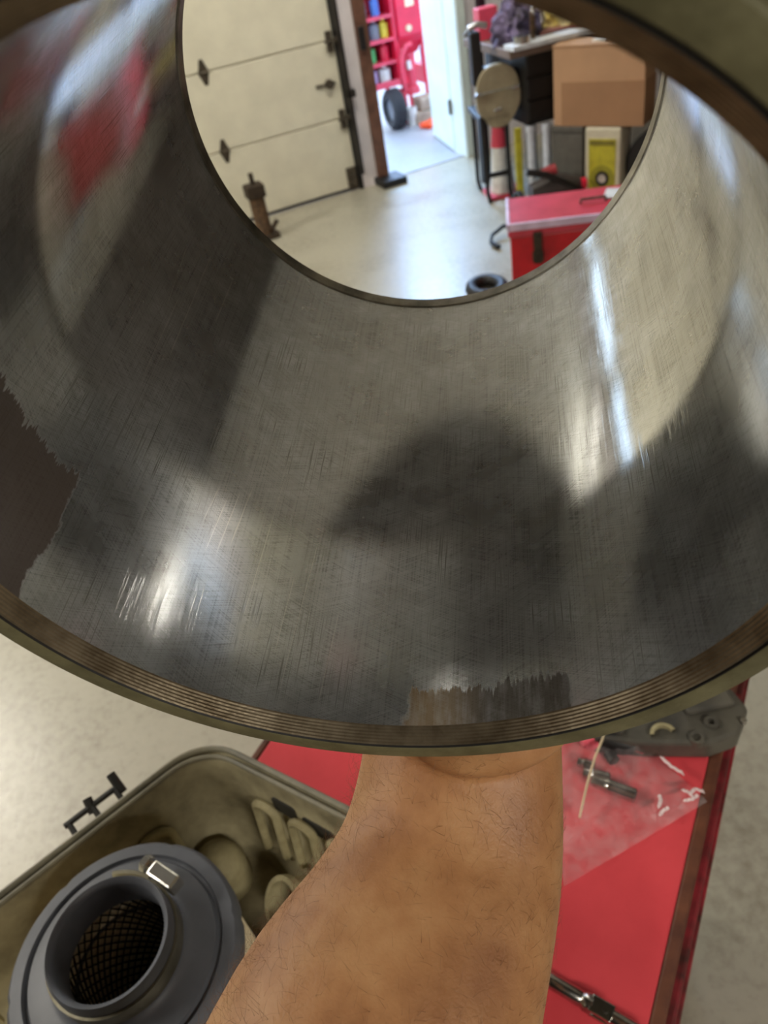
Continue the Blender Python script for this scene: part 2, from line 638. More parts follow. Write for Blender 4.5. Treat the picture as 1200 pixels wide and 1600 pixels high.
r2 = thing('parts_tub', 'low faded red tub with pink bottle right of the blasting cabinet', 'tub', matrix=WM @ Mloc((1.275, 1.28, 0.22)))
obj('tub', frustum(bmesh.new(), -0.09, 0.12, 0, 0.25, 0, -0.11, 0.14, -0.02, 0.27, 0.14), m_red2, r2, bevel=0.006)
for sx in (-0.06, 0.09):
    obj('leg', B(sx - 0.02, sx + 0.02, 0.04, 0.08, -0.22, 0.0), m_black, r2)
tag(obj('bottle', can(0, 0.15, 0.05), m_lilac, smooth=True, loc=wpt(1.22, 1.36, 0.36)), 'pink bottle standing in the low faded red tub', 'bottle')
tag(obj('bucket', L([(0, 0), (0.035, 0), (0.045, 0.13), (0.040, 0.13), (0.03, 0.01), (0, 0.01)], 24), m_white, smooth=True, loc=wpt(0.925, 1.12, 0.004)),
    'small white bucket between the tyre and the blasting cabinet', 'bucket')
pl = thing('stone_block', 'tan stone blocks stacked under the red blasting cabinet pipe', 'block', matrix=WM @ Mloc((1.06, 1.0, 0.0)))
obj('lower_block', B(-0.12, 0.20, 0.06, 0.26, 0.004, 0.09), m_tan, pl, bevel=0.01)
obj('upper_block', B(-0.06, 0.12, 0.09, 0.24, 0.09, 0.18), m_tan, pl, bevel=0.015)
oc = T([wpt(0.93, 0.93, 0.03), wpt(0.99, 0.90, 0.035), wpt(1.06, 0.94, 0.03), wpt(1.14, 0.92, 0.03), wpt(1.22, 1.0, 0.03), wpt(1.30, 1.02, 0.03)], 0.026, 10)
tube(oc, [wpt(0.95, 0.88, 0.02), wpt(1.02, 0.93, 0.05), wpt(0.98, 0.98, 0.02), wpt(0.92, 0.95, 0.03)], 0.022, 8)
tag(obj('extension_cord', oc, m_orange, smooth=True), 'bright orange cord heaped on the floor beyond the doorway', 'cord')

# ================================================================== GARAGE BACKGROUND
# rusty bottle jack by the overhead door
js = thing('bottle_jack', 'rusty brown bottle jack on the floor before the cream overhead door', 'jack', (-0.36, 4.72, 0), 0.3)
m_rust = mat('rusty_iron', (92, 70, 48), 0.7, metal=0.3, scale=40, var=0.35)
m_rustd = mat('dark_rust', (62, 50, 38), 0.7, metal=0.3, scale=40, var=0.3)
obj('base', B(-0.075, 0.075, -0.065, 0.065, 0.0, 0.03), m_rustd, js, bevel=0.006)
obj('cylinder_body', L([(0, 0.03), (0.052, 0.03), (0.052, 0.06), (0.046, 0.07), (0.046, 0.24), (0, 0.24)], 24), m_rust, js, smooth=True)
obj('collar', B(-0.055, 0.055, -0.05, 0.05, 0.24, 0.315), m_rustd, js, bevel=0.01)
obj('pump_socket', T([(0.04, -0.05, 0.06), (0.075, -0.06, 0.10)], 0.014, 10), m_rustd, js, smooth=True)
obj('ram', T([(0, 0, 0.31), (0, 0, 0.375)], 0.014, 10), m_rustd, js)

# band saw
m_saw = mat('saw_cover_olive_grey', (158, 148, 122), 0.45, scale=10)
m_blackm = mat('black_machine_paint', (18, 17, 18), 0.5, scale=20)
m_silver = mat('bright_steel', (205, 205, 205), 0.25, metal=1.0)
bs = thing('band_saw', 'black band saw on a stand with beige rounded wheel cover left of the cardboard box', 'band saw', (1.0, 4.55, 0))
SM = Mloc((0.052, -0.03, 0.555))
cv = [(0.122 * math.copysign(abs(math.cos(a)) ** 0.75, math.cos(a)), 0.155 * math.copysign(abs(math.sin(a)) ** 0.9, math.sin(a)) - (0.0)) for a in [2 * PI * k / 36 for k in range(36)]]
cv = [(x * (1.0 if y > -0.05 else 1 - (abs(y) - 0.05) * 2.6), y) for x, y in cv]
cb_ = prism(bmesh.new(), cv, -0.02, 0.03, M=Matrix.Rotation(PI / 2, 4, 'X'))
cvo = obj('wheel_cover', cb_, m_saw, bs, smooth=True, bevel=0.006)
cvo.matrix_local = SM
for (x, z) in ((-0.118, 0.03), (0.09, 0.035), (-0.015, -0.055)):
    k = bmesh.new()
    tube(k, [(x, -0.03, z), (x, -0.06, z)], 0.009, 10)
    tube(k, [(x - 0.02, -0.055, z - 0.006), (x + 0.02, -0.055, z + 0.006)], 0.008, 8)
    ko = obj('wing_knob', k, m_silver, cvo, smooth=True)
sb = T([(-0.118, -0.035, 0.03), (0.09, -0.035, 0.035)], 0.004, 6)
obj('blade_strip', sb, m_silver, cvo)
fr = bmesh.new()
box(fr, -0.075, -0.02, -0.05, 0.02, 0.62, 0.87)
box(fr, -0.05, 0.08, -0.05, 0.03, 0.64, 0.70)
box(fr, -0.04, 0.10, 0.02, 0.10, 0.47, 0.60)
obj('saw_frame', fr, m_blackm, bs, bevel=0.01)
mo = T([(0.02, 0.06, 0.61), (0.12, 0.06, 0.61)], [0.075, 0.075], 20)
obj('motor', mo, m_blackm, bs, smooth=True, bevel=0.006)
gl = bmesh.new()
tube(gl, [(-0.075, -0.02, 0.885), (-0.03, -0.02, 0.90), (0.02, -0.02, 0.885)], 0.016, 10)
tube(gl, [(-0.10, -0.02, 0.86), (-0.06, -0.02, 0.89)], 0.010, 8)
obj('tension_handle', gl, m_silver, bs, smooth=True)
for sx, sy in ((-0.035, -0.03), (0.095, -0.03), (-0.035, 0.23), (0.095, 0.23)):
    obj('leg', T([(sx, sy, 0.47), (sx - 0.0, sy, 0.06), (sx + 0.012, sy, 0.0)], 0.012, 8), m_blackm, bs)
obj('stand_tray', B(-0.06, 0.11, -0.06, 0.25, 0.44, 0.47), m_blackm, bs, bevel=0.004)
obj('crossbar', B(-0.03, 0.095, -0.035, -0.02, 0.14, 0.165), m_blackm, bs)

# push mower like machine, wheel and curved handle
mw = thing('push_mower', 'low dark wheeled machine with red end cap behind the red chest', 'machine', (1.18, 4.12, 0))
bmw = bmesh.new()
tube(bmw, [(-0.07, 0, 0.14), (0.06, 0, 0.15), (0.19, 0, 0.14)], [0.055, 0.085, 0.05], 16, sy=0.9)
obj('engine_body', bmw, mat('dark_grey_casting', (58, 52, 50), 0.5, scale=30), mw, smooth=True)
obj('handle_bar', T([(-0.10, -0.05, 0.27), (0.0, -0.06, 0.24), (0.12, -0.06, 0.17), (0.19, -0.05, 0.12)], 0.017, 10), m_blackm, mw, smooth=True)
obj('end_cap', T([(0.19, -0.03, 0.15), (0.215, -0.03, 0.15)], 0.03, 14), m_red, mw, smooth=True)
obj('red_shroud', T([(0.0, 0.02, 0.22), (0.07, 0.02, 0.23)], [0.03, 0.035], 14), mat('dark_red', (150, 30, 40), 0.4), mw, smooth=True)
wh = bmesh.new()
lathe(wh, [(0.085, -0.012), (0.10, -0.012), (0.10, 0.012), (0.085, 0.012)], 36, closed=True)
lathe(wh, [(0, -0.02), (0.018, -0.02), (0.018, 0.02), (0, 0.02)], 14)
for k in range(5):
    a = 2 * PI * k / 5
    tube(wh, [(0.015 * math.cos(a), 0.015 * math.sin(a), 0), (0.09 * math.cos(a), 0.09 * math.sin(a), 0)], 0.006, 6)
wh.transform(Mloc((-0.16, -0.1, 0.10), 0.35) @ Matrix.Rotation(PI / 2, 4, 'Y') @ Matrix.Rotation(0.3, 4, 'X'))
obj('wheel', wh, m_blackm, mw, smooth=True)
obj('tow_hook', T([(-0.17, -0.12, 0.04), (-0.26, -0.13, 0.05), (-0.33, -0.17, 0.03), (-0.355, -0.24, 0.02), (-0.33, -0.30, 0.012)], [0.012, 0.011, 0.01, 0.01, 0.016], 8), m_blackm, mw, smooth=True)

# work bench and what stands on it
BA = math.atan2(0.083, 0.47)
wb = thing('workbench', 'workbench with pale top and added black box for under-bench shade along the front wall', 'workbench', (1.09, 4.36, 0), BA)
obj('bench_top', B(0, 1.35, 0, 0.62, 0.74, 0.78), mat('bench_board', (126, 108, 96), 0.6), wb, bevel=0.003)
obj('underbench_shade_box', B(0.105, 0.34, 0.04, 0.58, 0.40, 0.738), m_blackm, wb, bevel=0.004)  # black box stands in for the dark space under the bench
for z in (0.42, 0.53, 0.64):
    obj('drawer', B(0.11, 0.335, 0.025, 0.042, z, z + 0.095), m_blackm, wb, bevel=0.003)  # fronts on the black box that stands in for under-bench dark
for sx, sy in ((0.05, 0.55), (1.28, 0.06), (1.28, 0.55), (0.36, 0.55)):
    obj('leg', B(sx - 0.025, sx + 0.025, sy - 0.025, sy + 0.025, 0, 0.74), m_blackm, wb)
BMx = Mloc((1.09, 4.36, 0.78), BA)
# long white board lying on the bench front
o = tag(obj('white_board', B(0.0, 0.62, -0.05, 0.07, 0, 0.022), mat('white_board', (225, 232, 240), 0.3), bevel=0.002),
        'long white board lying along the front edge of the workbench', 'board')
o.matrix_world = BMx
# lilac rag heap
def blob(nm, cen, rad, amp, freq, m_, sub=4, seed=0):
    bm = bmesh.new()
    bmesh.ops.create_icosphere(bm, subdivisions=sub, radius=1)
    for v in bm.verts:
        d = v.co.normalized()
        f = 1 + amp * noise.fractal(d * freq + V((seed, seed, seed)), 0.8, 2.0, 4)
        v.co = V((d.x * rad[0] * f, d.y * rad[1] * f, max(d.z, -0.45) * rad[2] * f)) + V(cen)
    return obj(nm, bm, m_, smooth=True)


o = blob('rag', (0.13, 0.2, 0.065), (0.125, 0.11, 0.125), 0.35, 2.4, mat('lilac_cloth', (132, 120, 158), 0.8, c2=(60, 54, 66), scale=14), seed=3)
o.matrix_world = BMx
tag(o, 'crumpled lilac and dark rag heaped on the left end of the workbench', 'rag')
o = obj('coffee_can', L([(0, 0), (0.045, 0), (0.045, 0.035), (0, 0.035)], 20), m_silver, smooth=True)
o.matrix_world = BMx @ Mloc((0.07, 0.0, 0.022))
tag(o, 'low round silver tin on the white board on the workbench', 'tin')
cl = thing('clamp_lamp', 'bent silver clamp standing on the workbench beside the lilac rag', 'clamp', matrix=BMx @ Mloc((0.15, 0.04, 0.022)))
obj('upright', B(-0.012, 0.012, -0.01, 0.01, 0, 0.12), m_rust, cl, bevel=0.003)
obj('bent_pipe', T([(-0.0, 0, 0.10), (0.005, 0, 0.14), (0.03, 0, 0.155), (0.05, 0, 0.14), (0.055, 0, 0.06)], 0.012, 10), m_silver, cl, smooth=True)
o = blob('packing_bag', (0.41, 0.24, 0.07), (0.12, 0.11, 0.16), 0.3, 2.2, mat('yellow_white_bag', (246, 240, 206), 0.4, c2=(226, 204, 110), scale=9), seed=9)
o.matrix_world = BMx
tag(o, 'bright yellow and white crumpled bag on the workbench behind the white board', 'bag')
o = obj('notebook', B(0.22, 0.50, 0.08, 0.20, 0, 0.03), mat('red_brown_cover', (130, 80, 74), 0.6), bevel=0.003)
o.matrix_world = BMx
tag(o, 'red brown book lying behind the white board on the workbench', 'book')
o = tag(obj('wall_hook', B(0.94, 0.985, -0.05, 0.0, 0.80, 0.89, M=WM), mat('maroon_plastic', (50, 20, 34), 0.5), bevel=0.004),
        'small dark maroon bracket on the white wall above the band saw', 'bracket')
tag(obj('pink_case', B(0.02, 0.13, 0.42, 0.50, 0.15, 0.30), m_red2, bevel=0.004), 'pink box behind the lilac rag on the workbench', 'box').matrix_world = BMx @ Mloc((0, 0, -0.15))

# row turned towards the camera: grey cabinet, yellow carton, black drum, cardboard box on top
RA = math.atan2(-0.67, 0.74)
RM = Mloc((1.28, 4.30, 0), RA)
m_card = mat('brown_cardboard', (186, 148, 114), 0.8, scale=5, var=0.05)
m_cardd = mat('brown_cardboard_dark', (160, 122, 90), 0.8, scale=5, var=0.05)
gc = thing('storage_case', 'plain dark grey storage case under the left end of the cardboard box', 'case', matrix=RM)
obj('body', B(0.0, 0.175, 0.0, 0.15, 0, 0.37), mat('grey_case', (92, 90, 84), 0.6), gc, bevel=0.006)
obj('lid', B(-0.003, 0.178, -0.003, 0.153, 0.37, 0.403), mat('grey_case_lid', (84, 82, 76), 0.6), gc, bevel=0.006)
yc = thing('yellow_carton', 'white and yellow carton with round dark ring print under the cardboard box', 'carton', matrix=RM @ Mloc((0.186, 0, 0)))
obj('carton', B(0, 0.195, 0, 0.15, 0, 0.40), mat('carton_white', (206, 200, 178), 0.5, var=0.04), yc, bevel=0.012)
m_yel = mat('carton_yellow', (188, 180, 50), 0.5)
obj('front_panel', B(0.024, 0.17, -0.003, 0, 0.04, 0.345), m_yel, yc)
obj('headline_strip', B(0.030, 0.164, -0.005, -0.003, 0.315, 0.338), mat('carton_olive', (120, 112, 40), 0.5), yc)
for nm, r, y, m_ in (('outer_disc', 0.066, -0.005, mat('disc_olive', (150, 146, 44), 0.5)), ('dark_ring', 0.038, -0.007, m_black), ('pale_disc', 0.022, -0.009, mat('disc_pale', (190, 180, 172), 0.5))):
    obj(nm, T([(0.10, y, 0.15), (0.10, y + 0.004, 0.15)], r, 28), m_, yc)
obj('top_label', B(0.03, 0.16, 0.02, 0.13, 0.40, 0.402), m_yel, yc)
bd = thing('black_fan', 'black round cased fan at the right end under the cardboard box', 'fan', matrix=RM @ Mloc((0.585, 0.05, 0.20)))
obj('drum', T([(0, 0.0, 0), (0, 0.12, 0)], 0.195, 32), m_blackm, bd, smooth=True, bevel=0.01)
obj('hub', T([(0, -0.01, 0.08), (0, 0.0, 0.08)], 0.035, 18), m_grey, bd)
obj('foot', B(-0.12, 0.12, 0.02, 0.11, -0.20, -0.15), m_blackm, bd)
cbx = thing('cardboard_box', 'large closed brown cardboard box resting on the grey case and yellow carton', 'box', matrix=RM @ Mloc((0.01, 0.01, 0.404)))
obj('box_body', B(0, 0.475, 0, 0.15, 0, 0.365), m_card, cbx, bevel=0.003)
obj('lower_wrap', B(0.045, 0.478, -0.0025, 0.1525, 0.0, 0.205), m_cardd, cbx)
obj('lid_flap', B(-0.002, 0.477, -0.004, 0.074, 0.365, 0.370), m_card, cbx)
obj('lid_flap', B(-0.002, 0.477, 0.077, 0.154, 0.365, 0.370), m_card, cbx)
tag(obj('paper_scrap', B(0.2, 0.27, 0.05, 0.1, 0.775, 0.785), m_white), 'small white scrap lying on top of the cardboard box', 'paper').matrix_world = RM

# cone, yellow board, white pipes under the bench end
co = thing('traffic_cone', 'red and white cone standing under the workbench beside the band saw leg', 'cone', (1.08, 4.64, 0))
obj('cone_body', L([(0, 0.02), (0.075, 0.02), (0.03, 0.42), (0, 0.42)], 24), m_white, co, smooth=True)
obj('red_band', L([(0.052, 0.27), (0.054, 0.27), (0.034, 0.425), (0, 0.425), (0, 0.42), (0.030, 0.42)], 24), m_red2, co, smooth=True)
obj('base', B(-0.1, 0.1, -0.1, 0.1, 0, 0.02), m_red2, co, bevel=0.004)
tag(obj('yellow_board', B(1.115, 1.15, 4.42, 4.45, 0, 0.395), m_yel, bevel=0.002), 'narrow yellow board standing upright between the cone and white pipes', 'board')
for k, (x, y) in enumerate(((1.205, 4.44), (1.29, 4.42))):
    pp = thing('white_pipe', ('white plastic pipe standing next to the yellow board', 'white plastic pipe standing against the dark grey case')[k], 'pipe', (x, y, 0), 0, 'white pipes under the workbench')
    obj('pipe', T([(0, 0, 0), (0, 0, 0.37)], 0.024, 16), mat('pipe_white', (214, 220, 232), 0.35), pp, smooth=True)
    obj('pipe_cap', T([(0, 0, 0.365), (0, 0, 0.395)], [0.028, 0.026], 16), mat('pipe_white', ), pp, smooth=True)

# red tool chest on the floor
tcx = thing('tool_chest', 'red metal tool chest with pale lid on the floor in the bore view', 'tool chest', (0.723, 3.06, 0), math.radians(-13.6))
m_chest = mat('chest_red', (196, 18, 32), 0.35, scale=12, var=0.12)
m_lid = mat('chest_lid_pale', (208, 66, 84), 0.35, scale=12, c2=(190, 54, 70))  # lid and its edges are paler than the body
m_edge = mat('pale_lid_edge', (222, 196, 222), 0.35, scale=12)
obj('chest_body', B(0.008, 0.79, 0.008, 0.315, 0.02, 0.345), m_chest, tcx, bevel=0.006)
obj('lid', B(0, 0.798, 0, 0.323, 0.345, 0.398), m_lid, tcx, bevel=0.006)
obj('lid_edge', B(-0.003, 0.801, -0.004, 0.012, 0.372, 0.402), m_edge, tcx, bevel=0.003)
obj('side_edge', B(-0.004, 0.010, -0.004, 0.326, 0.376, 0.401), m_edge, tcx, bevel=0.003)
lt = bmesh.new()
box(lt, 0.10, 0.135, -0.012, 0.006, 0.23, 0.36)
box(lt, 0.095, 0.14, -0.018, 0.0, 0.24, 0.28)
obj('latch', lt, m_rustd, tcx, bevel=0.003)
lt = bmesh.new()
box(lt, 0.66, 0.695, -0.012, 0.006, 0.23, 0.36)
obj('latch', lt, m_rustd, tcx, bevel=0.003)
for sx in (0.05, 0.74):
    for sy in (0.04, 0.27):
        obj('foot', B(sx - 0.02, sx + 0.02, sy - 0.02, sy + 0.02, 0, 0.02), m_black, tcx)
hd = bmesh.new()
tube(hd, [(0.30, 0.15, 0.40), (0.30, 0.15, 0.415), (0.40, 0.15, 0.415), (0.40, 0.15, 0.40)], 0.006, 8)
obj('lid_handle', hd, m_zinc, tcx)
pp = bmesh.new()
box(pp, 0, 0.16, 0, 0.11, 0, 0.004)
o = tag(obj('paper_sheet', pp, m_white), 'folded white paper sheet lying on the back of the red tool chest lid', 'paper')
o.matrix_world = Mloc((1.14, 3.13, 0.402), -0.5, rx=0.0)
hs = T([(0.675 + 0.07 * math.cos(a), 3.33 + 0.09 * math.sin(a), 0.03) for a in [k * 2 * PI / 24 for k in range(25)]], 0.03, 10)
tag(obj('rubber_ring', hs, m_black, smooth=True), 'black rubber ring lying on the floor left of the red chest', 'ring')

# ================================================================== RED WORK CART (foreground)
CA = math.atan2(0.82, 0.573)          # direction of its long edges
CM = Mloc((0.268, 0.395, 0.85), CA)   # local x along the edge (away), y to the left, z up; origin on the right wooden edge
m_top = mat('cart_red_top', (222, 76, 84), 0.38, scale=9, c2=(206, 66, 74), bump=0.1)
m_rwood = mat('worn_wood_edge', (112, 66, 44), 0.6, scale=30, c2=(78, 42, 30))
m_worn = mat('worn_red_edge', (150, 40, 50), 0.5, scale=35, c2=(66, 30, 26))
ct = thing('work_cart', 'red topped rolling work cart with worn wooden edge under the arm', 'cart', matrix=CM)
X0, X1, W = -0.46, 0.24, 0.43
obj('cart_top', B(X0, X1, 0.004, W, -0.016, 0.0), m_top, ct, bevel=0.002)
obj('edge_board', B(X0, X1, -0.007, 0.004, -0.018, 0.001), m_rwood, ct, bevel=0.002)
obj('edge_board', B(X0, X1, W, W + 0.008, -0.018, 0.001), m_rwood, ct, bevel=0.002)
obj('lip', B(X0, X1, -0.014, -0.004, -0.045, -0.024), m_worn, ct, bevel=0.003)
obj('cart_body', B(X0 + 0.01, X1 - 0.01, 0.01, W - 0.01, -0.70, -0.016), m_chest, ct)
for k in range(4):
    dr = obj('drawer', B(X0 + 0.02, X1 - 0.02, -0.010, 0.012, -0.22 - 0.155 * k, -0.085 - 0.155 * k), m_chest, ct, bevel=0.003)
    obj('drawer_pull', B(X0 + 0.03, X1 - 0.03, -0.018, -0.009, -0.105 - 0.155 * k, -0.088 - 0.155 * k), m_worn, dr, bevel=0.002)
cw = L([(0, -0.015), (0.05, -0.018), (0.06, -0.01), (0.06, 0.01), (0.05, 0.018), (0, 0.015)], 24)
cw.transform(Matrix.Rotation(PI / 2, 4, 'X'))
c0 = None
for sx in (X0 + 0.07, X1 - 0.07):
    for sy in (0.05, W - 0.05):
        if c0 is None:
            c0 = obj('caster', cw, m_black, ct, smooth=True)
            br = obj('caster_fork', B(-0.02, 0.02, -0.022, 0.022, 0.04, 0.10), m_zinc, c0)
            cc = c0
        else:
            cc = dup(c0)
        cc.location = (sx, sy, -0.79)

# ================================================================== AIR FILTER HOUSING + FILTER
m_house = mat('dusty_olive_plastic', (178, 168, 134), 0.6, scale=16, c2=(112, 104, 80), detail=8)
m_house2 = mat('dusty_rim_plastic', (140, 134, 112), 0.5, scale=20, c2=(100, 96, 80))
m_dust = mat('pale_dust_plastic', (176, 166, 128), 0.7, scale=30, c2=(134, 124, 90))
m_dark = mat('dark_void_plastic', (40, 38, 34), 0.6, scale=20)
TZ, BZ = 0.985, 0.856
ho = thing('filter_housing', 'dusty olive plastic tub housing open on top holding the grey air filter', 'housing')
Q, P1 = V((-0.199, 0.437)), V((-0.54, 0.203))
R_ = V((0.018, 0.265))
P4 = R_ + (P1 - Q)
plan = [tuple(P1), tuple(Q), tuple(R_), tuple(P4)]


def offs(plan_, d):
    n = len(plan_)
    out = []
    for i in range(n):
        p, a, b = V(plan_[i]), V(plan_[i - 1]), V(plan_[(i + 1) % n])
        n1 = (p - a).normalized()
        n2 = (b - p).normalized()
        # inward normals (plan runs clockwise)
        m1 = V((n1.y, -n1.x))
        m2 = V((n2.y, -n2.x))
        bis = (m1 + m2).normalized()
        out.append(tuple(p + bis * d / max(0.3, bis.dot(m1))))
    return out


def ringpts(d, r, z):
    return [V((x, y, z)) for x, y in round_poly(offs(plan, d), r, 10)]


levels = [(0.034, 0.035, BZ - 0.004), (0.018, 0.045, BZ + 0.05), (0.012, 0.05, TZ - 0.016), (0.0, 0.052, TZ - 0.016), (-0.002, 0.053, TZ - 0.01),
          (0.0, 0.052, TZ - 0.002), (0.004, 0.05, TZ), (0.007, 0.05, TZ - 0.003), (0.009, 0.05, TZ), (0.013, 0.048, TZ - 0.001), (0.0145, 0.047, TZ - 0.006),
          (0.019, 0.045, BZ + 0.055), (0.036, 0.034, BZ + 0.004)]
bm = bmesh.new()
rings = [[bm.verts.new(p) for p in ringpts(*lv)] for lv in levels]
for a, b in zip(rings, rings[1:]):
    for k in range(len(a)):
        f = bm.faces.new((a[k], a[(k + 1) % len(a)], b[(k + 1) % len(a)], b[k]))
bm.faces.new(rings[0])
bm.faces.new(rings[-1][::-1])
tub = obj('tub_body', bm, m_house, ho, smooth=True)
# rim bead
bm = bmesh.new()
rp = [p + V((0, 0, 0.0015)) for p in ringpts(0.0045, 0.05, TZ)]
tube(bm, rp + [rp[0]], 0.0028, 8, cap=False)
obj('rim_bead', bm, m_house2, ho, smooth=True)
bm = bmesh.new()
rp = [p + V((0, 0, 0.0012)) for p in ringpts(0.0115, 0.047, TZ)]
tube(bm, rp + [rp[0]], 0.0022, 8, cap=False)
obj('rim_bead', bm, m_house2, ho, smooth=True)
# arched ribs on the inner walls
qr = (R_ - Q).normalized()
qn = V((qr.y, -qr.x))          # inward normal of the right-hand wall
qn = V((-0.63, -0.78)).normalized() if qn.dot(V((-1, -1))) < 0 else qn
pl_ = (P1 - Q).normalized()
pn = V((0.57, -0.82))
m_rib = m_dust


def arch(base, along_, inn, w, z0, z1, r, name='rib'):
    pts = []
    for k in range(9):
        a = PI * k / 8
        pts.append(base + along_ * (-math.cos(a) * w) + inn * 0.003 + V((0, 0, z1 - w + math.sin(a) * w)))
    lo0 = base - along_ * w + inn * 0.010 + V((0, 0, z0))
    lo1 = base + along_ * w + inn * 0.010 + V((0, 0, z0))
    obj(name, T([lo0] + pts + [lo1], r, 8), m_rib, ho, smooth=True)


q3, n3 = V((qr.x, qr.y, 0)), V((qn.x, qn.y, 0))
Q3 = V((Q.x, Q.y, 0))
for d_ in (0.075, 0.115, 0.155):
    arch(Q3 + q3 * d_ + n3 * 0.019, q3, n3, 0.011, BZ + 0.03, TZ - 0.03, 0.004)
p3, m3 = V((pl_.x, pl_.y, 0)), V((pn.x, pn.y, 0))
for d_ in (0.085, 0.27):
    arch(Q3 + p3 * d_ + m3 * 0.019, p3, m3, 0.016, BZ + 0.03, TZ - 0.04, 0.004)
# thin dark pads on the far wall
for d_, w, z in ((0.095, 0.012, TZ - 0.028), (0.13, 0.016, TZ - 0.036), (0.170, 0.014, TZ - 0.03)):
    c_ = Q3 + q3 * d_ + n3 * 0.0165 + V((0, 0, z))
    pb = prism(bmesh.new(), round_poly([(-w, -0.010), (w, -0.014), (w, 0.008), (-w, 0.010)], 0.004), -0.0008, 0.0008)
    pb.transform(Matrix.Translation(c_) @ Matrix((q3, V((0, 0, 1)), n3)).transposed().to_4x4())
    obj('dark_pad', pb, m_dark, ho)
# dome boss, outlet pipe
o = obj('dome_boss', L([(0.024, 0.0), (0.024, 0.026), (0.020, 0.040), (0.011, 0.048), (0, 0.050)], 28), m_dust, ho, smooth=True)
o.location = (-0.212, 0.364, BZ + 0.004)
ob = along((-0.118, 0.318, BZ + 0.026), (-0.158, 0.300, BZ + 0.066))
obj('outlet_pipe', L([(0.021, 0), (0.0215, 0.038), (0.024, 0.040), (0.024, 0.047), (0.0195, 0.047), (0.0185, 0.005), (0, 0.004)], 32, M=ob), m_dust, ho, smooth=True)
obj('outlet_shade', L([(0, 0.02), (0.0184, 0.02), (0.0184, 0.021), (0, 0.021)], 24, M=ob), m_dark, ho)  # dark disc painted in for the shade inside the pipe
m_brass = mat('brass_rod', (176, 142, 70), 0.35, metal=0.8)
obj('brass_rod', T([(-0.150, 0.272, BZ + 0.075), (-0.140, 0.225, BZ + 0.05)], 0.003, 8), m_brass, ho)
# clips on the outer left side
for kk, c_ in enumerate((Q + (P1 - Q).normalized() * 0.108, Q + (P1 - Q).normalized() * 0.275)):
    cb2 = bmesh.new()
    e = -p3
    o3 = -m3
    b0 = V((c_.x, c_.y, TZ - 0.012))
    for s in (-0.022, 0.0, 0.022):
        tube(cb2, [b0 + e * s, b0 + e * s + o3 * 0.020 + V((0, 0, 0.004))], 0.0025, 6)
    tube(cb2, [b0 + e * -0.026 + o3 * 0.020 + V((0, 0, 0.004)), b0 + e * 0.026 + o3 * 0.020 + V((0, 0, 0.004))], 0.0028, 6)
    tube(cb2, [b0 + e * 0.026 + o3 * 0.014, b0 + e * 0.026 + o3 * 0.030 + V((0, 0, 0.012))], 0.004, 6)
    tube(cb2, [b0 + e * -0.002 + o3 * 0.016, b0 + e * 0.0 + o3 * 0.027 + V((0, 0, 0.008))], 0.004, 6)
    obj('clip', cb2, m_dark, ho)

# ---- air filter
FC = V((-0.236, 0.246, 0.862))
FH = 0.158
fl_ = thing('air_filter', 'round grey rubber topped air filter with clamped neck inside the olive housing', 'air filter',
            matrix=Matrix.Translation(FC) @ Matrix.Rotation(math.radians(1.5), 4, V((1, 0.4, 0))))
m_rub = mat('grey_filter_rubber', (112, 115, 122), 0.45, scale=14, c2=(94, 97, 104), bump=0.2)
m_pleat = mat('filter_paper', (236, 220, 186), 0.8, scale=30)
Rf = 0.0800
prof = [(0.038, FH - 0.02), (Rf - 0.004, FH - 0.02), (Rf, FH - 0.016), (Rf, FH - 0.004), (Rf - 0.003, FH), (Rf * 0.86, FH + 0.0008), (Rf * 0.845, FH - 0.0022), (Rf * 0.82, FH - 0.0022),
        (Rf * 0.80, FH + 0.0015), (Rf * 0.62, FH + 0.003), (0.0455, FH + 0.005), (0.0425, FH + 0.009), (0.042, FH + 0.027), (0.0405, FH + 0.030),
        (0.0375, FH + 0.028), (0.0365, FH + 0.025), (0.0365, FH - 0.0)]
bm = lathe(bmesh.new(), prof, 96)
for v in bm.verts:
    r = math.hypot(v.co.x, v.co.y)
    if r > Rf * 0.95:
        a = math.atan2(v.co.y, v.co.x)
        f = 1 + 0.006 * noise.noise(V((math.cos(a) * 3, math.sin(a) * 3, 0))) + (-0.014 if abs(((a + 0.3) % 1.05) - 0.5) < 0.03 else 0)
        v.co.x *= f
        v.co.y *= f
obj('end_cap', bm, m_rub, fl_, smooth=True)
bm = bmesh.new()
NP = 72
for z0, z1 in ((0.012, FH - 0.02),):
    lo = []
    hi = []
    for k in range(NP * 2):
        a = PI * k / NP
        r = 0.075 if k % 2 else 0.067
        lo.append(bm.verts.new((r * math.cos(a), r * math.sin(a), z0)))
        hi.append(bm.verts.new((r * math.cos(a), r * math.sin(a), z1)))
    for k in range(NP * 2):
        k2 = (k + 1) % (NP * 2)
        bm.faces.new((lo[k], lo[k2], hi[k2], hi[k]))
obj('pleats', bm, m_pleat, fl_)
obj('bottom_cap', L([(0, 0), (0.080, 0), (0.080, 0.012), (0, 0.012)], 48), m_rub, fl_, smooth=True)
obj('inner_paper', L([(0.041, 0.012), (0.041, FH - 0.001)], 48), m_pleat, fl_, smooth=True)
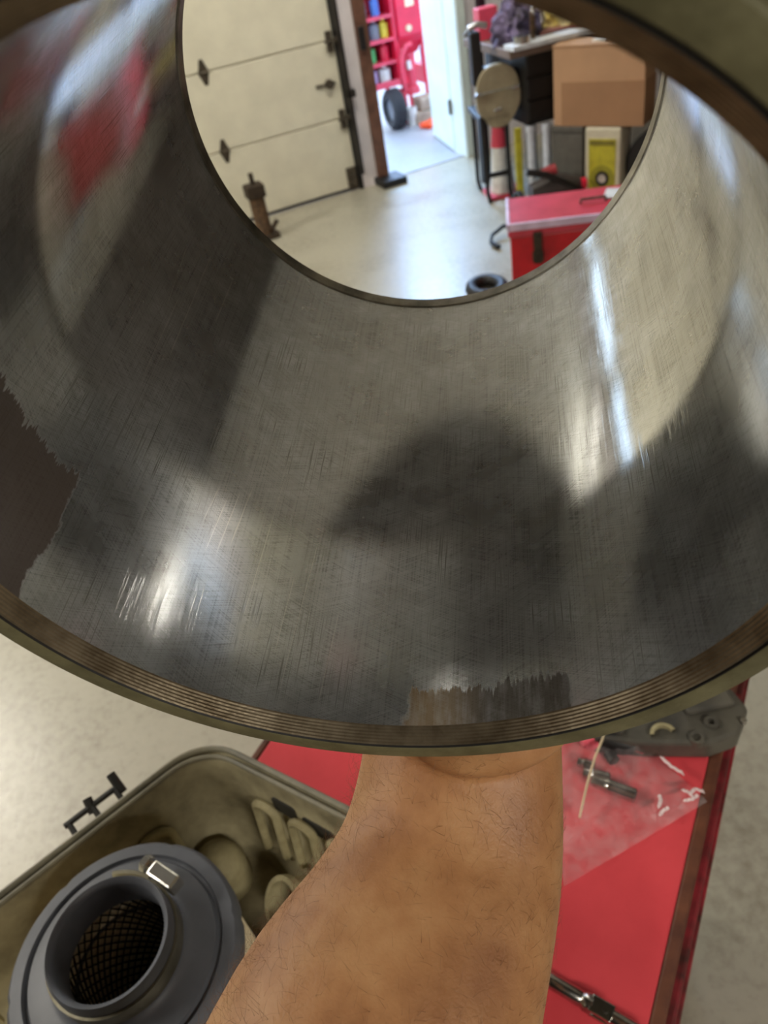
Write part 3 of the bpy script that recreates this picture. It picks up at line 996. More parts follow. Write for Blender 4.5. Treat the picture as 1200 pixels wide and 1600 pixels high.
# expanded metal screen
bm = bmesh.new()
NA, NZ = 32, 24
g = [[bm.verts.new((0.0375 * math.cos(2 * PI * (k + 0.5 * (j % 2)) / NA), 0.0375 * math.sin(2 * PI * (k + 0.5 * (j % 2)) / NA), 0.012 + (FH - 0.014) * j / NZ))
      for k in range(NA)] for j in range(NZ + 1)]
for j in range(0, NZ - 1):
    for k in range(NA):
        if j % 2 == 0:
            q = (g[j][k], g[j + 1][k], g[j + 2][k], g[j + 1][(k - 1) % NA])
        else:
            q = (g[j][k], g[j + 1][(k + 1) % NA], g[j + 2][k], g[j + 1][k])
        if j % 2 == 0:
            bm.faces.new(q)
        else:
            bm.faces.new(q)
scr = obj('inner_screen', bm, mat('black_screen_metal', (38, 34, 28), 0.5, metal=0.4), fl_)
scr['kind'] = 'stuff'
wf = scr.modifiers.new('wire', 'WIREFRAME')
wf.thickness = 0.0017
wf.use_even_offset = False
# hose clamp (thing of its own round the neck)
clm = thing('hose_clamp', 'metal hose clamp round the neck of the grey air filter', 'clamp', matrix=fl_.matrix_world.copy())
m_clamp = mat('clamp_steel', (196, 190, 168), 0.35, metal=0.9, scale=30, c2=(140, 132, 104))
obj('band', L([(0.0425, FH + 0.008), (0.0442, FH + 0.008), (0.0442, FH + 0.021), (0.0425, FH + 0.021)], 72, closed=True), m_clamp, clm, smooth=True)
a0 = math.radians(50)
hx = Matrix.Translation((0.0495 * math.cos(a0), 0.0495 * math.sin(a0), FH + 0.017)) @ Matrix.Rotation(a0 - PI / 2, 4, 'Z')
sc_ = B(-0.013, 0.011, -0.005, 0.006, -0.006, 0.007)
sc_.transform(hx)
obj('screw_housing', sc_, mat('clamp_bright', (230, 228, 220), 0.25, metal=0.9), clm, bevel=0.0015)
sc_ = T([(-0.013, 0.001, 0.002), (-0.017, 0.001, 0.002), (-0.0172, 0.001, 0.002), (-0.022, 0.001, 0.002)], [0.0035, 0.0035, 0.006, 0.006], 6)
sc_.transform(hx)
obj('screw_head', sc_, mat('clamp_bright'), clm)
tl = []
for k in range(9):
    a = a0 + 0.25 + k * 0.075
    tl.append((0.0455 + 0.0006 * k) * V((math.cos(a), math.sin(a), 0)) + V((0, 0, FH + 0.017)))
bm = bmesh.new()
tube(bm, tl, 0.004, 8, sx=0.15, sy=1.2, up=(1, 0, 0))
obj('band_tail', T(tl, 0.0022, 6), m_clamp, clm, smooth=True)
bm.free()

# ================================================================== THINGS ON THE CART TOP
ZT = 0.851


def tp(x, y, z=0.0):
    return V((x, y, ZT + z))


# clear bag
m_bag = bpy.data.materials.new('clear_plastic_bag')
m_bag.use_nodes = True
t = NT(m_bag)
tc = t.n('ShaderNodeTexCoord').outputs['Object']
nz = t.noise(tc, 60, 4, 0.6)
t.bsdf.inputs['Base Color'].default_value = (0.9, 0.82, 0.82, 1)
t.bsdf.inputs['Roughness'].default_value = 0.18
t.l(t.ramp(nz, [(0.35, (0.015, 0.015, 0.015)), (0.78, (0.09, 0.09, 0.09))]), t.bsdf.inputs['Alpha'])
t.bump(t.noise(tc, 90, 3), 0.6, 0.002)
bag_t = thing('plastic_bag', 'clear plastic bag holding sockets on the red cart beside the wrist', 'bag')
bq = [V((0.100, 0.395)), V((0.150, 0.475)), V((0.2, 0.46)), V((0.238, 0.348)), V((0.088, 0.300))]


def sheet(bm, quad, z0, amp, nx=26, ny=26, seed=0.0, puff=0.0, thick=0.0004):
    a, b, c, d = quad
    lay = []
    for zz in (0, thick):
        g_ = []
        for i in range(nx + 1):
            row = []
            for j in range(ny + 1):
                u, v_ = i / nx, j / ny
                p = a * (1 - u) * (1 - v_) + b * u * (1 - v_) + c * u * v_ + d * (1 - u) * v_
                e = min(1, 6 * min(u, 1 - u, v_, 1 - v_))
                h = z0 + puff * e + amp * (0.35 + 0.65 * e) * abs(noise.fractal(V((p.x * 45, p.y * 45, seed)), 0.7, 2, 4)) * 2
                row.append(bm.verts.new((p.x, p.y, h + zz)))
            g_.append(row)
        lay.append(g_)
    for L_, rev in ((lay[0], True), (lay[1], False)):
        for i in range(nx):
            for j in range(ny):
                q = [L_[i][j], L_[i + 1][j], L_[i + 1][j + 1], L_[i][j + 1]]
                bm.faces.new(q[::-1] if rev else q)
    return bm


quad = (V((0.088, 0.300)), V((0.238, 0.348)), V((0.188, 0.462)), V((0.115, 0.47)))
bm = bmesh.new()
sheet(bm, quad, ZT + 0.0008, 0.001, seed=1.0)
obj('lower_film', bm, m_bag, bag_t, smooth=True)
bm = bmesh.new()
sheet(bm, quad, ZT + 0.002, 0.005, seed=5.0, puff=0.012)
obj('upper_film', bm, m_bag, bag_t, smooth=True)
# highlights on the bag's creases, painted as thin white strips
m_fold_glint = mat('bag_fold_glint', (236, 214, 214), 0.25)
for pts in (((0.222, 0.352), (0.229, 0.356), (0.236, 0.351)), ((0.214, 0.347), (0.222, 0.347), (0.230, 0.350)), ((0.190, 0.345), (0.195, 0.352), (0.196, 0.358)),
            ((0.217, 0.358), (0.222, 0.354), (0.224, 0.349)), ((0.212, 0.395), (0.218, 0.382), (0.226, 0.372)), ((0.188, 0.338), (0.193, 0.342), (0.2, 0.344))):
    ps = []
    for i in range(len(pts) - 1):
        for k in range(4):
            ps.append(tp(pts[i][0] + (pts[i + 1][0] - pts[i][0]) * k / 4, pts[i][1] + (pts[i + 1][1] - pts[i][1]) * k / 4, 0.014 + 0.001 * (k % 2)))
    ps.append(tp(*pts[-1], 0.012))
    obj('crease', T(ps, [0.0004] + [0.0016] * (len(ps) - 2) + [0.0004], 6, sy=0.6), m_fold_glint, bag_t, smooth=True)

m_chrome = mat('socket_chrome', (190, 188, 182), 0.22, metal=1.0, scale=40)


def socket(p0, p1, r, lab, nm='socket', r2=None):
    s_ = thing(nm, lab, 'socket', matrix=along(p0, p1))
    ln = (V(p1) - V(p0)).length
    r2 = r2 or r * 0.82
    obj('drive_end', L([(r * 0.5, 0), (r2, 0), (r2, ln * 0.3), (r, ln * 0.38), (r * 0.5, ln * 0.38)], 20, closed=True), m_chrome, s_, smooth=True)
    obj('barrel', L([(r, ln * 0.38), (r, ln - 0.001), (r - 0.001, ln), (r * 0.72, ln), (r * 0.7, ln * 0.7), (0, ln * 0.7)], 24), m_chrome, s_, smooth=True)
    return s_


socket(tp(0.143, 0.388, 0.009), tp(0.177, 0.364, 0.0075), 0.0068, 'long chrome socket lowest in the clear bag')
socket(tp(0.138, 0.398, 0.0075), tp(0.160, 0.386, 0.0075), 0.006, 'short chrome socket in the middle of the clear bag')
socket(tp(0.137, 0.411, 0.007), tp(0.150, 0.402, 0.007), 0.006, 'small chrome socket near the wrist in the clear bag')
# black plug with bright tip
pg = thing('black_plug', 'black rubber plug with bright metal tip at the top of the clear bag', 'plug', tp(0.181, 0.418, 0.0))
obj('plug_body', T([(-0.020, 0.014, 0.012), (-0.008, 0.008, 0.013), (0.006, 0.0, 0.012), (0.014, -0.006, 0.011)], [0.012, 0.015, 0.013, 0.009], 14), m_black, pg, smooth=True)
obj('plug_foot', T([(-0.012, -0.004, 0.006), (-0.010, -0.014, 0.006)], 0.006, 10), m_black, pg, smooth=True)
obj('metal_tip', T([(0.010, -0.006, 0.011), (0.020, -0.012, 0.010)], 0.0035, 10), m_chrome, pg, smooth=True)
# white tie across the bag
tag(obj('cable_tie', T([tp(0.168, 0.424, 0.024), tp(0.150, 0.40, 0.027), tp(0.135, 0.378, 0.022), tp(0.119, 0.352, 0.013)], 0.0022, 8, sx=0.5, sy=1.1), mat('ivory_plastic', (226, 208, 170), 0.5), smooth=True),
    'thin ivory plastic strip lying across the clear bag beside the wrist', 'strip')
tag(blob('pink_stopper', tuple(tp(0.158, 0.428, 0.012)), (0.012, 0.01, 0.012), 0.2, 3, mat('pink_foam', (222, 92, 110), 0.5)), 'small pink stopper beside the ivory strip in the bag', 'stopper')

# black moulded cover lying across the far end of the cart
m_cov = mat('black_moulded_plastic', (92, 88, 78), 0.5, scale=18, c2=(58, 56, 52))
cvt = thing('plastic_cover', 'black moulded plastic cover with bosses lying on the far corner of the cart', 'cover', matrix=Mloc(tp(0.198, 0.409, 0.0), math.radians(1)))
poly = round_poly([(-0.075, 0.055), (-0.040, 0.012), (0.00, -0.004), (0.060, -0.020), (0.090, -0.016), (0.112, 0.008), (0.108, 0.036), (0.02, 0.06)], 0.010, 5)
bm = prism(bmesh.new(), poly, 0.0, 0.026)
obj('shell', bm, m_cov, cvt, bevel=0.004)
for (x, y, r) in ((-0.016, 0.016, 0.0065), (0.070, 0.0, 0.0065)):
    obj('boss', L([(r * 0.55, 0.02), (r, 0.02), (r, 0.030), (r * 0.55, 0.030)], 20, closed=True, M=Matrix.Translation((x, y, 0))), m_cov, cvt, smooth=True)
obj('half_ring', L([(0.009, 0.02), (0.0125, 0.02), (0.0125, 0.0305), (0.009, 0.0305)], 20, closed=True, a0=0.2, a1=PI - 0.2, M=Matrix.Translation((0.022, -0.002, 0))), m_dust, cvt, smooth=True)
obj('boss', L([(0.004, 0.02), (0.007, 0.02), (0.007, 0.029), (0.004, 0.029)], 20, closed=True, M=Matrix.Translation((0.050, -0.012, 0))), m_cov, cvt, smooth=True)
obj('rib_block', B(0.052, 0.10, 0.012, 0.034, 0.026, 0.034), m_cov, cvt, bevel=0.003)
obj('bright_pin', T([(0.099, -0.006, 0.026), (0.099, -0.006, 0.030)], 0.003, 10), m_chrome, cvt)
tag(obj('white_carton', B(-0.03, 0.022, -0.02, 0.05, 0, 0.03), m_white, bevel=0.003, rotm=Mloc(tp(0.292, 0.497, 0.0), 0.1)), 'small white box behind the black plastic cover on the cart', 'box')
o = blob('cream_rag', tuple(tp(0.245, 0.498, 0.010)), (0.034, 0.02, 0.018), 0.3, 3, m_cream2, sub=3)
tag(o, 'cream crumpled cloth behind the black plastic cover on the cart', 'cloth')

# chrome joint tool near the lower edge
jt = thing('chrome_extension', 'chrome socket extension with swivel joint lying on the red cart top near the forearm', 'tool', matrix=along(tp(0.046, 0.236, 0.007), tp(0.100, 0.190, 0.007)))
obj('shaft', L([(0, 0), (0.0055, 0), (0.006, 0.001), (0.006, 0.036), (0.0045, 0.038), (0, 0.038)], 24), m_chrome, jt, smooth=True)
obj('swivel', L([(0, 0.036), (0.0045, 0.036), (0.0075, 0.040), (0.0075, 0.046), (0.0045, 0.048), (0, 0.048)], 8), m_chrome, jt, smooth=True)
for s in (-1, 1):
    obj('fork', B(-0.0065, 0.0065, s * 0.0045 - 0.0018, s * 0.0045 + 0.0018, 0.044, 0.062), m_chrome, jt, bevel=0.001)
obj('pin', T([(0, -0.008, 0.056), (0, 0.008, 0.056)], 0.0022, 10), m_chrome, jt)
obj('far_shaft', L([(0, 0.054), (0.005, 0.054), (0.006, 0.060), (0.006, 0.085), (0, 0.085)], 20), m_chrome, jt, smooth=True)

# ================================================================== STEEL SLEEVE
RR = 0.1
C0 = V((-0.00896, 0.13132, 1.44563))
AX = V((0.24554, 0.95991, 0.13521)).normalized()
SX = AX.cross(V((0, 0, 1))).normalized()
DX = AX.cross(SX)
LM = Matrix.Translation(C0) @ Matrix((SX, DX, AX)).transposed().to_4x4()   # local x right, y down, z along the bore
LEN = 0.2384


def steel():
    m = bpy.data.materials.new('honed_bore_steel')
    m.use_nodes = True
    t = NT(m)
    tc = t.n('ShaderNodeTexCoord').outputs['Object']
    sep = t.n('ShaderNodeSeparateXYZ')
    t.l(tc, sep.inputs[0])
    x, y, z = sep.outputs
    th = t.math('ARCTAN2', x, y)                       # 0 at the bottom, + to the right
    arc = t.math('MULTIPLY', th, RR)                   # metres round the bore

    def coord(fa, fz, ka=0.0):
        c = t.n('ShaderNodeCombineXYZ')
        t.l(t.math('MULTIPLY_ADD', z, ka * fa, t.math('MULTIPLY', arc, fa)), c.inputs[0])
        t.l(t.math('MULTIPLY_ADD', arc, -ka * fz, t.math('MULTIPLY', z, fz)), c.inputs[1])
        return c.outputs[0]
    axial = t.noise(coord(1500, 22), 1, 3, 0.6)        # long scores along the bore
    axial2 = t.noise(coord(420, 9), 1, 3, 0.6)
    hatch1 = t.noise(coord(60, 2600, 0.45), 1, 2, 0.5)
    hatch2 = t.noise(coord(60, 2600, -0.45), 1, 2, 0.5)
    fine = t.noise(coord(1500, 1500), 1, 3, 0.6)
    blot = t.noise(coord(22, 22), 1, 5, 0.6)
    blot2 = t.noise(coord(60, 40), 1, 5, 0.65)
    scoremask = t.ramp(blot, [(0.47, (0, 0, 0)), (0.60, (1, 1, 1))])
    score = t.ramp(axial, [(0.56, (0, 0, 0)), (0.64, (1, 1, 1))])
    score = t.mix(1.0, score, scoremask, 'MULTIPLY')
    pits = t.ramp(fine, [(0.71, (0, 0, 0)), (0.76, (1, 1, 1))])

    # oil / rust stains with ragged edges dragged along the bore
    rag = t.math('MULTIPLY_ADD', t.noise(coord(700, 30), 1, 3, 0.6), 0.016, -0.008)
    rag2 = t.math('MULTIPLY_ADD', blot2, 0.016, -0.008)
    zz = t.math('ADD', z, rag)
    aa = t.math('ADD', arc, rag2)

    def inside(v, lo, hi, soft):
        a = t.math('DIVIDE', t.math('SUBTRACT', v, lo), soft, clamp=True)
        b = t.math('DIVIDE', t.math('SUBTRACT', hi, v), soft, clamp=True)
        return t.math('MULTIPLY', a, b)
    st1 = t.math('MULTIPLY', inside(aa, -0.20, -0.128, 0.0012), inside(zz, -0.01, 0.046, 0.0012))
    st2 = t.math('MULTIPLY', inside(aa, -0.003, 0.052, 0.0015), inside(t.math('MULTIPLY_ADD', t.math('ADD', rag, rag2), 0.8, z), -0.004, 0.0125, 0.0010))
    st2 = t.math('MULTIPLY', st2, t.math('MULTIPLY_ADD', t.noise(coord(260, 60), 1, 4), 1.1, 0.40, clamp=True))
    stain = t.math('MAXIMUM', st1, t.math('MULTIPLY', st2, 0.95))

    # single long scratches: (arc0, z0, arc1, z1) in millimetres
    scr = None
    for (a0, z0, a1, z1, w) in ((-106, 190, -106, 155, 0.45), (-47, 20, -46, 52, 0.2), (-60, 30, -58, 95, 0.2), (-43, 6, -40, 70, 0.18), (-30, 4, -28, 42, 0.2),
                                (-71, 56, -69, 86, 0.35), (-75, 50, -73, 82, 0.3), (-79, 48, -77, 76, 0.3), (-83, 60, -81, 80, 0.3), (-118, 120, -120, 190, 0.35),
                                (-128, 140, -132, 178, 0.3), (-124, 100, -125, 150, 0.25)):
        a0, z0, a1, z1, w = [q / 1000 for q in (a0, z0, a1, z1, w)]
        k = (a1 - a0) / (z1 - z0)
        line = t.math('ABSOLUTE', t.math('SUBTRACT', t.math('MULTIPLY_ADD', z, -k, arc), a0 - k * z0))
        on = t.math('SUBTRACT', 1.0, t.math('DIVIDE', line, w, clamp=True))
        s = t.math('MULTIPLY', on, inside(z, min(z0, z1), max(z0, z1), 0.004))
        scr = s if scr is None else t.math('MAXIMUM', scr, s)

    base = t.ramp(blot, [(0.30, (0.57, 0.575, 0.575)), (0.55, (0.73, 0.745, 0.76)), (0.75, (0.83, 0.86, 0.89))])
    grain = t.math('ADD', t.math('MULTIPLY', hatch1, hatch2), t.math('MULTIPLY', axial, 0.6))
    base = t.mix(1.0, base, t.ramp(grain, [(0.36, (0.52, 0.51, 0.49)), (0.55, (0.97, 0.97, 0.96)), (0.72, (1.0, 1.0, 1.0))]), 'MULTIPLY')
    base = t.mix(t.math('MULTIPLY', score, 0.7), base, (0.20, 0.18, 0.15, 1))
    base = t.mix(t.math('MULTIPLY', pits, 0.6), base, (0.16, 0.15, 0.13, 1))
    base = t.mix(t.math('MULTIPLY', scr, 0.8), base, (0.95, 0.93, 0.88, 1))
    base = t.mix(t.math('MULTIPLY', stain, 0.93), base, t.ramp(t.math('MULTIPLY_ADD', arc, 20.0, 0.25), [(0.0, (0.085, 0.06, 0.045)), (0.28, (0.21, 0.13, 0.045)), (0.75, (0.06, 0.045, 0.03))]))
    t.l(base, t.bsdf.inputs['Base Color'])
    t.bsdf.inputs['Metallic'].default_value = 1.0
    t.l(t.math('SUBTRACT', 1.0, t.math('MULTIPLY', stain, 0.55)), t.bsdf.inputs['Metallic'])
    r = t.math('MULTIPLY_ADD', blot2, 0.07, 0.015)
    r = t.math('MULTIPLY_ADD', axial2, 0.04, r)
    r = t.math('MULTIPLY_ADD', stain, 0.15, r)
    t.l(r, t.bsdf.inputs['Roughness'])
    h = t.math('MULTIPLY_ADD', hatch1, 0.35, t.math('MULTIPLY', hatch2, 0.35))
    h = t.math('MULTIPLY_ADD', axial, 0.5, h)
    h = t.math('MULTIPLY_ADD', fine, 0.5, h)
    h = t.math('MULTIPLY_ADD', t.math('MULTIPLY', score, 1.0), -0.8, h)
    bp = t.bump(h, 0.06, 0.0003)
    g2 = t.n('ShaderNodeBsdfPrincipled')
    t.l(base, g2.inputs['Base Color'])
    g2.inputs['Metallic'].default_value = 0.9
    g2.inputs['Roughness'].default_value = 0.42
    t.l(bp.outputs[0], g2.inputs['Normal'])
    ms = t.n('ShaderNodeMixShader')
    t.l(t.ramp(blot, [(0.35, (0.20, 0.20, 0.20)), (0.65, (0.38, 0.38, 0.38))]), ms.inputs[0])
    t.l(t.bsdf.outputs[0], ms.inputs[1])
    t.l(g2.outputs[0], ms.inputs[2])
    t.l(ms.outputs[0], t.t.nodes['Material Output'].inputs['Surface'])
    return m


m_bore = steel()
m_band = mat('machined_brown_edge', (132, 120, 100), 0.4, metal=0.75, scale=90, c2=(92, 80, 62), bump=0.3, bdist=0.0004)
m_lipd = mat('dark_lip_steel', (150, 144, 130), 0.4, metal=0.85, scale=60, var=0.3)
m_olive = mat('olive_drab_casting', (112, 108, 78), 0.6, scale=60, c2=(84, 80, 54), bump=0.5, bdist=0.0006)
m_groove = mat('black_groove', (26, 22, 18), 0.6, scale=60)

sl = thing('steel_sleeve', 'large honed steel cylinder sleeve held up by the arm', 'cylinder', matrix=LM)
SEG = 320


def rev(prof, seg=SEG, closed=False):
    return L([(r * RR, s * RR) for r, s in prof], seg, closed=closed)


e_ = LEN / RR
obj('bore', rev([(1.0, 0.0), (1.0, 0.2), (1.0, 0.6), (1.0, 1.2), (1.0, 1.8), (1.0, e_ - 0.075)]), m_bore, sl, smooth=True)
# concentric machined steps of the mouth
prof = [(1.0, 0.0)]
steps = 6
for k in range(steps):
    f0, f1 = k / steps, (k + 1) / steps
    prof.append((1.0 + 0.038 * (f0 + 0.7 * (f1 - f0)), -0.048 * f0 - 0.003))
    prof.append((1.0 + 0.038 * f1, -0.048 * f1))
obj('mouth_chamfer', rev(prof), m_band, sl, smooth=False)
obj('mouth_groove', rev([(1.038, -0.048), (1.040, -0.044), (1.046, -0.044), (1.048, -0.0505)]), m_groove, sl)
obj('casting', rev([(1.048, -0.0505), (1.052, -0.053), (1.112, -0.050), (1.12, -0.042), (1.12, 0.2), (1.12, e_ - 0.02), (1.115, e_), (1.03, e_), (1.018, e_ - 0.005)]), m_olive, sl, smooth=True)
obj('far_lip', rev([(1.0, e_ - 0.075), (0.994, e_ - 0.070), (0.992, e_ - 0.012), (1.0, e_ - 0.001), (1.018, e_ - 0.005)]), m_lipd, sl, smooth=False)


def cyl(theta, rad, s):
    """point on the sleeve: angle from straight down (+ right), radius, distance along"""
    return LM @ V((math.sin(theta) * rad, math.cos(theta) * rad, s))


# ================================================================== ARM AND HAND
# one body: forearm, wrist, palm under the sleeve, four fingers and thumb round its outside
parts = bmesh.new()
cl_r, cup, cfw = cr, cu, -cb


def loft(bm, secs, seg=28):
    """secs: centre, side vector, thickness vector"""
    rings_ = []
    for c, a, b in secs:
        ring = []
        for k in range(seg):
            t_a = 2 * PI * k / seg
            ca, sa = math.cos(t_a), math.sin(t_a)
            ca = math.copysign(abs(ca) ** 0.9, ca)
            sa = math.copysign(abs(sa) ** 0.9, sa)
            ring.append(bm.verts.new(V(c) + V(a) * ca + V(b) * sa))
        rings_.append(ring)
    for a, b in zip(rings_, rings_[1:]):
        for k in range(seg):
            bm.faces.new((a[k], a[(k + 1) % seg], b[(k + 1) % seg], b[k]))
    bm.faces.new(rings_[0][::-1])
    bm.faces.new(rings_[-1])


# forearm centre line in room coordinates, elbow to wrist; side is nearly the camera's right
FA = [  # centre, half width, half thickness
    (V((-0.145, -0.075, 1.205)), 0.058, 0.047),
    (V((-0.098, -0.005, 1.228)), 0.059, 0.047),
    (V((-0.060, 0.052, 1.250)), 0.057, 0.044),
    (V((-0.037, 0.088, 1.264)), 0.0515, 0.039),
    (V((-0.015, 0.116, 1.272)), 0.0440, 0.032),
    (V((-0.001, 0.138, 1.279)), 0.0400, 0.0265),
    (V((0.010, 0.164, 1.296)), 0.0370, 0.025),
    (V((0.014, 0.185, 1.308)), 0.038, 0.024),
]


def crom(a, b, c, d, t_):
    return 0.5 * ((2 * b) + (c - a) * t_ + (2 * a - 5 * b + 4 * c - d) * t_ ** 2 + (3 * b - a - 3 * c + d) * t_ ** 3)


FB = []
for i in range(len(FA) - 1):
    q_ = [FA[max(i - 1, 0)], FA[i], FA[i + 1], FA[min(i + 2, len(FA) - 1)]]
    for k in range(4):
        FB.append(tuple(crom(*[z_[j] for z_ in q_], k / 4) for j in range(3)))
FB.append(FA[-1])
secs = []
for i, (c, hw, ht) in enumerate(FB):
    d = (FB[min(i + 1, len(FB) - 1)][0] - FB[max(i - 1, 0)][0]).normalized()
    side = (SX - SX.dot(d) * d).normalized()
    upv = side.cross(d)
    if upv.z < 0:
        upv = -upv
    secs.append((c, side * hw, upv * ht))
# palm: slab under the sleeve
for s, half, th_, dr in ((0.035, 0.040, 0.0165, 0.0175), (0.060, 0.043, 0.0155, 0.0165), (0.085, 0.044, 0.0135, 0.0145), (0.098, 0.042, 0.0105, 0.0125)):
    c = cyl(0.10, 0.112 + dr, s)
    nrm = (C0 + AX * s - c).normalized()
    secs.append((c, SX * half, nrm * th_))
loft(parts, secs)
# curved edges of the palm hugging the casting


def capsule(bm, pts, rs, seg=14):
    pts = [V(p) for p in pts]
    # rounded ends
    d0 = (pts[0] - pts[1]).normalized()
    d1 = (pts[-1] - pts[-2]).normalized()
    P_, R2 = [], []
    for a in (80, 55, 28):
        P_.append(pts[0] + d0 * rs[0] * math.sin(math.radians(a)))
        R2.append(rs[0] * math.cos(math.radians(a)))
    P_ += pts
    R2 += list(rs)
    for a in (28, 55, 80):
        P_.append(pts[-1] + d1 * rs[-1] * math.sin(math.radians(a)))
        R2.append(rs[-1] * math.cos(math.radians(a)))
    tube(bm, P_, R2, seg)


# heel of the hand bulging just below the rim, crease behind it
hb_ = bmesh.new()
bmesh.ops.create_icosphere(hb_, subdivisions=4, radius=1)
hc = cyl(0.17, 0.1265, 0.020)
hn = (C0 + AX * 0.020 - hc).normalized()
hs_ = hn.cross(AX).normalized()
hb_.transform(Matrix.Translation(hc) @ Matrix((hs_ * 0.0330, AX * 0.0250, hn * 0.0150)).transposed().to_4x4())
tmp = bpy.data.meshes.new('tmp')
hb_.to_mesh(tmp)
parts.from_mesh(tmp)
bpy.data.meshes.remove(tmp)
capsule(parts, [cyl(-0.16, 0.126, 0.030), cyl(-0.20, 0.126, 0.05)], [0.0145, 0.013], 18)
# fingers: knuckle angle, splay, lengths
fing = [(-0.26, -0.55, 0.092, 0.076, 0.0092), (-0.04, -0.15, 0.098, 0.084, 0.0096), (0.18, 0.22, 0.095, 0.078, 0.0092), (0.38, 0.56, 0.088, 0.062, 0.0082)]
ends = []
for th0, th1, s0, ln, r in fing:
    pts, rs = [], []
    for k in range(9):
        f = k / 8
        th_ = th0 + (th1 - th0) * f
        s = s0 - 0.02 + (ln + 0.02) * f
        knuck = 0.0012 if k in (2, 5) else 0
        pts.append(cyl(th_ + 0.10, 0.112 + r + (0.004 if k == 0 else 0.0), s))
        rs.append(r * (1.05 - 0.26 * f) + knuck)
    capsule(parts, pts, rs)
    ends.append((pts[-1], pts[-2], rs[-1]))
# thumb leaves the left side of the palm and climbs the casting
pts = [cyl(-0.10, 0.126, 0.035), cyl(-0.42, 0.124, 0.052), cyl(-0.66, 0.1235, 0.066), cyl(-0.84, 0.1225, 0.078), cyl(-0.98, 0.1215, 0.086)]
capsule(parts, pts, [0.016, 0.0145, 0.0118, 0.0105, 0.0088], 16)
ends.append((pts[-1], pts[-2], 0.0088))
bmesh.ops.recalc_face_normals(parts, faces=parts.faces[:])
m_skin = bpy.data.materials.new('tanned_skin')
m_skin.use_nodes = True
t = NT(m_skin)
tc = t.n('ShaderNodeTexCoord').outputs['Object']
a = t.noise(tc, 28, 5, 0.6)
b = t.noise(tc, 420, 3, 0.6)
c = t.noise(tc, 110, 4, 0.6)
colr = t.ramp(a, [(0.3, lin((156, 106, 68))), (0.5, lin((180, 130, 86))), (0.7, lin((196, 150, 104)))])
mot = t.ramp(c, [(0.3, (0.90, 0.86, 0.82)), (0.6, (1.0, 1.0, 1.0))])
t.l(t.mix(1.0, colr, mot, 'MULTIPLY'), t.bsdf.inputs['Base Color'])
t.bsdf.inputs['Roughness'].default_value = 0.52
t.bsdf.inputs['Subsurface Weight'].default_value = 0.12
t.bsdf.inputs['Subsurface Radius'].default_value = (0.01, 0.004, 0.002)
t.bsdf.inputs['Subsurface Scale'].default_value = 0.4
vor = t.n('ShaderNodeTexVoronoi')
vor.inputs['Scale'].default_value = 620
vor.feature = 'DISTANCE_TO_EDGE'
t.l(tc, vor.inputs['Vector'])
t.bump(t.math('MULTIPLY_ADD', vor.outputs['Distance'], 0.5, t.math('MULTIPLY', b, 0.6)), 0.35, 0.0006)

arm_e = thing('person', 'bare hairy tanned forearm with palm up under the steel sleeve', 'person', tuple(FA[0][0]))
arm = obj('arm_tmp', parts, m_skin)
rm = arm.modifiers.new('remesh', 'REMESH')
rm.mode = 'VOXEL'
rm.voxel_size = 0.0022
sm = arm.modifiers.new('smooth', 'SMOOTH')
sm.factor = 0.6
sm.iterations = 3
dg = bpy.context.evaluated_depsgraph_get()
me = bpy.data.meshes.new_from_object(arm.evaluated_get(dg))
bpy.data.objects.remove(arm)
# keep skin outside the casting, carve the wrist crease
for v in me.vertices:
    w_ = LM.inverted() @ v.co
    r = math.hypot(w_.x, w_.y)
    if -0.006 < w_.z < LEN and r < 0.1125:
        f = 0.1125 / max(r, 1e-6)
        v.co = LM @ V((w_.x * f, w_.y * f, w_.z))
    ths = math.atan2(w_.x, w_.y)
me.materials.clear()
me.materials.append(m_skin)
for p_ in me.polygons:
    p_.use_smooth = True
body = bpy.data.objects.new('arm', me)
COL.objects.link(body)
body.parent = arm_e
body.matrix_parent_inverse = Matrix.Translation(-FA[0][0])
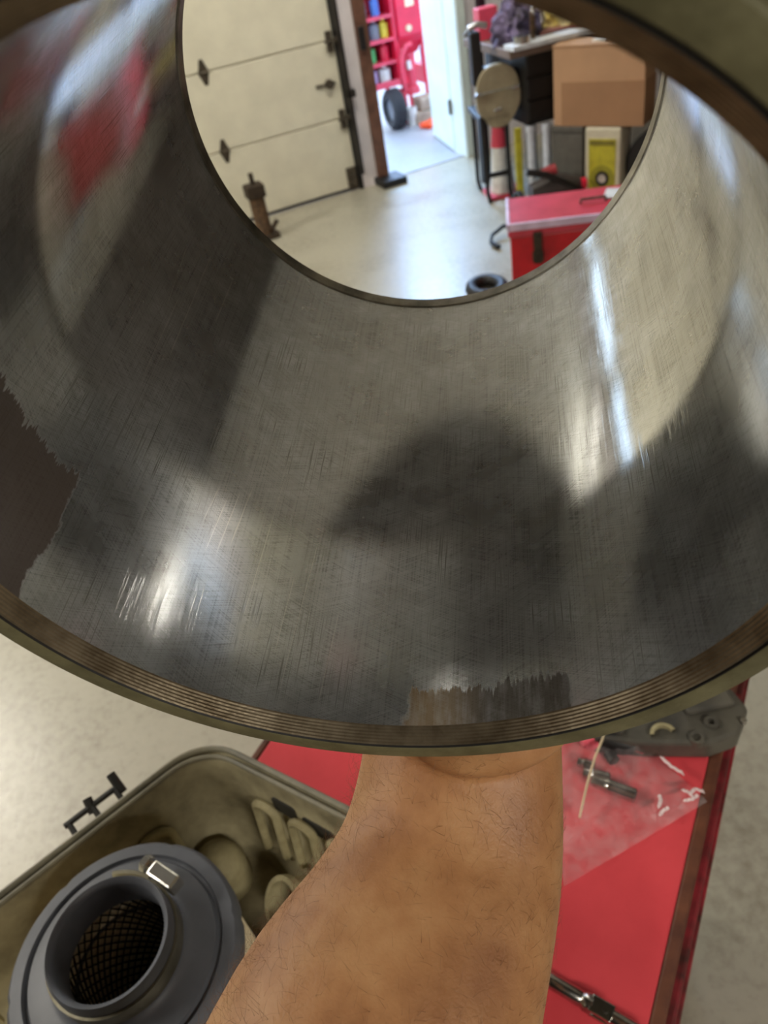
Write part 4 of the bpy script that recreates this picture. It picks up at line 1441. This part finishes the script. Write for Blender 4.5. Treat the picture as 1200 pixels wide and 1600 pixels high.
# nails
m_nail = mat('fingernail', (214, 168, 146), 0.3)
for e1, e0, r in ends:
    d = (e1 - e0).normalized()
    w_ = LM.inverted() @ e1
    outw = (LM.to_3x3() @ V((w_.x, w_.y, 0))).normalized()
    sd = d.cross(outw).normalized()
    nb = bmesh.new()
    g_ = []
    for i in range(5):
        row = []
        for j in range(5):
            u, v_ = (i / 4 - 0.5), (j / 4 - 0.3)
            ang = u * 1.5
            row.append(nb.verts.new(e1 + d * (v_ * r * 1.5) + sd * (math.sin(ang) * r * 0.98) + outw * (math.cos(ang) * (r + 0.0004))))
        g_.append(row)
    for i in range(4):
        for j in range(4):
            nb.faces.new((g_[i][j], g_[i + 1][j], g_[i + 1][j + 1], g_[i][j + 1]))
    no = obj('nail', nb, m_nail, arm_e, smooth=True)
    no.matrix_parent_inverse = Matrix.Translation(-FA[0][0])
    so = no.modifiers.new('solid', 'SOLIDIFY')
    so.thickness = 0.0008

# arm hair: fine curved strands rooted on the forearm skin
rng = random.Random(11)
cand = []
wdir = (FA[6][0] - FA[1][0]).normalized()
for p_ in me.polygons:
    s_ = (p_.center - FA[1][0]).dot(wdir)
    if s_ < (FA[6][0] - FA[1][0]).length - 0.004:
        cand.append((p_.center.copy(), p_.normal.copy(), s_))
hair = bmesh.new()
camp = V((0, 0, 1.55))
for k in range(15000):
    c, nrm, s_ = rng.choice(cand)
    lat = (c - camp).dot(cr)
    left = -nrm.dot(SX)
    if rng.random() > 0.35 + 0.6 * max(0, left) + 0.2:
        continue
    tang = (nrm.cross(V((rng.uniform(-1, 1), rng.uniform(-1, 1), rng.uniform(-1, 1))))).normalized()
    flow = (wdir * 0.9 - SX * 0.7 + tang * 0.9)
    flow = (flow - flow.dot(nrm) * nrm).normalized()
    ln = rng.uniform(0.003, 0.009) * (1.2 if left > 0.3 else 0.8)
    lift = rng.uniform(0.15, 0.6) if left > 0.2 else rng.uniform(0.08, 0.3)
    bend = nrm.cross(flow) * rng.uniform(-0.5, 0.5)
    w_ = 0.000033
    prev = None
    for q in range(4):
        f = q / 3
        p = c + flow * ln * f + nrm * ln * lift * math.sin(f * PI * 0.6) + bend * ln * f * f
        ww = w_ * (1 - 0.7 * f)
        sdv = nrm.cross(flow).normalized()
        a_, b_, c_ = hair.verts.new(p + sdv * ww), hair.verts.new(p - sdv * ww), hair.verts.new(p + nrm * ww * 1.6)
        if prev:
            for (m1, m2), (n1, n2) in zip(((0, 1), (1, 2), (2, 0)), ((0, 1), (1, 2), (2, 0))):
                hair.faces.new((prev[m1], prev[m2], (a_, b_, c_)[m2], (a_, b_, c_)[m1]))
        prev = (a_, b_, c_)
ha = obj('arm_hair', hair, mat('arm_hair_brown', (150, 106, 66), 0.5, bump=0, c2=(70, 46, 30), scale=300), arm_e)
ha.matrix_parent_inverse = Matrix.Translation(-FA[0][0])
ha['kind'] = 'stuff'

trko = obj('track', trk, m_track, d1)
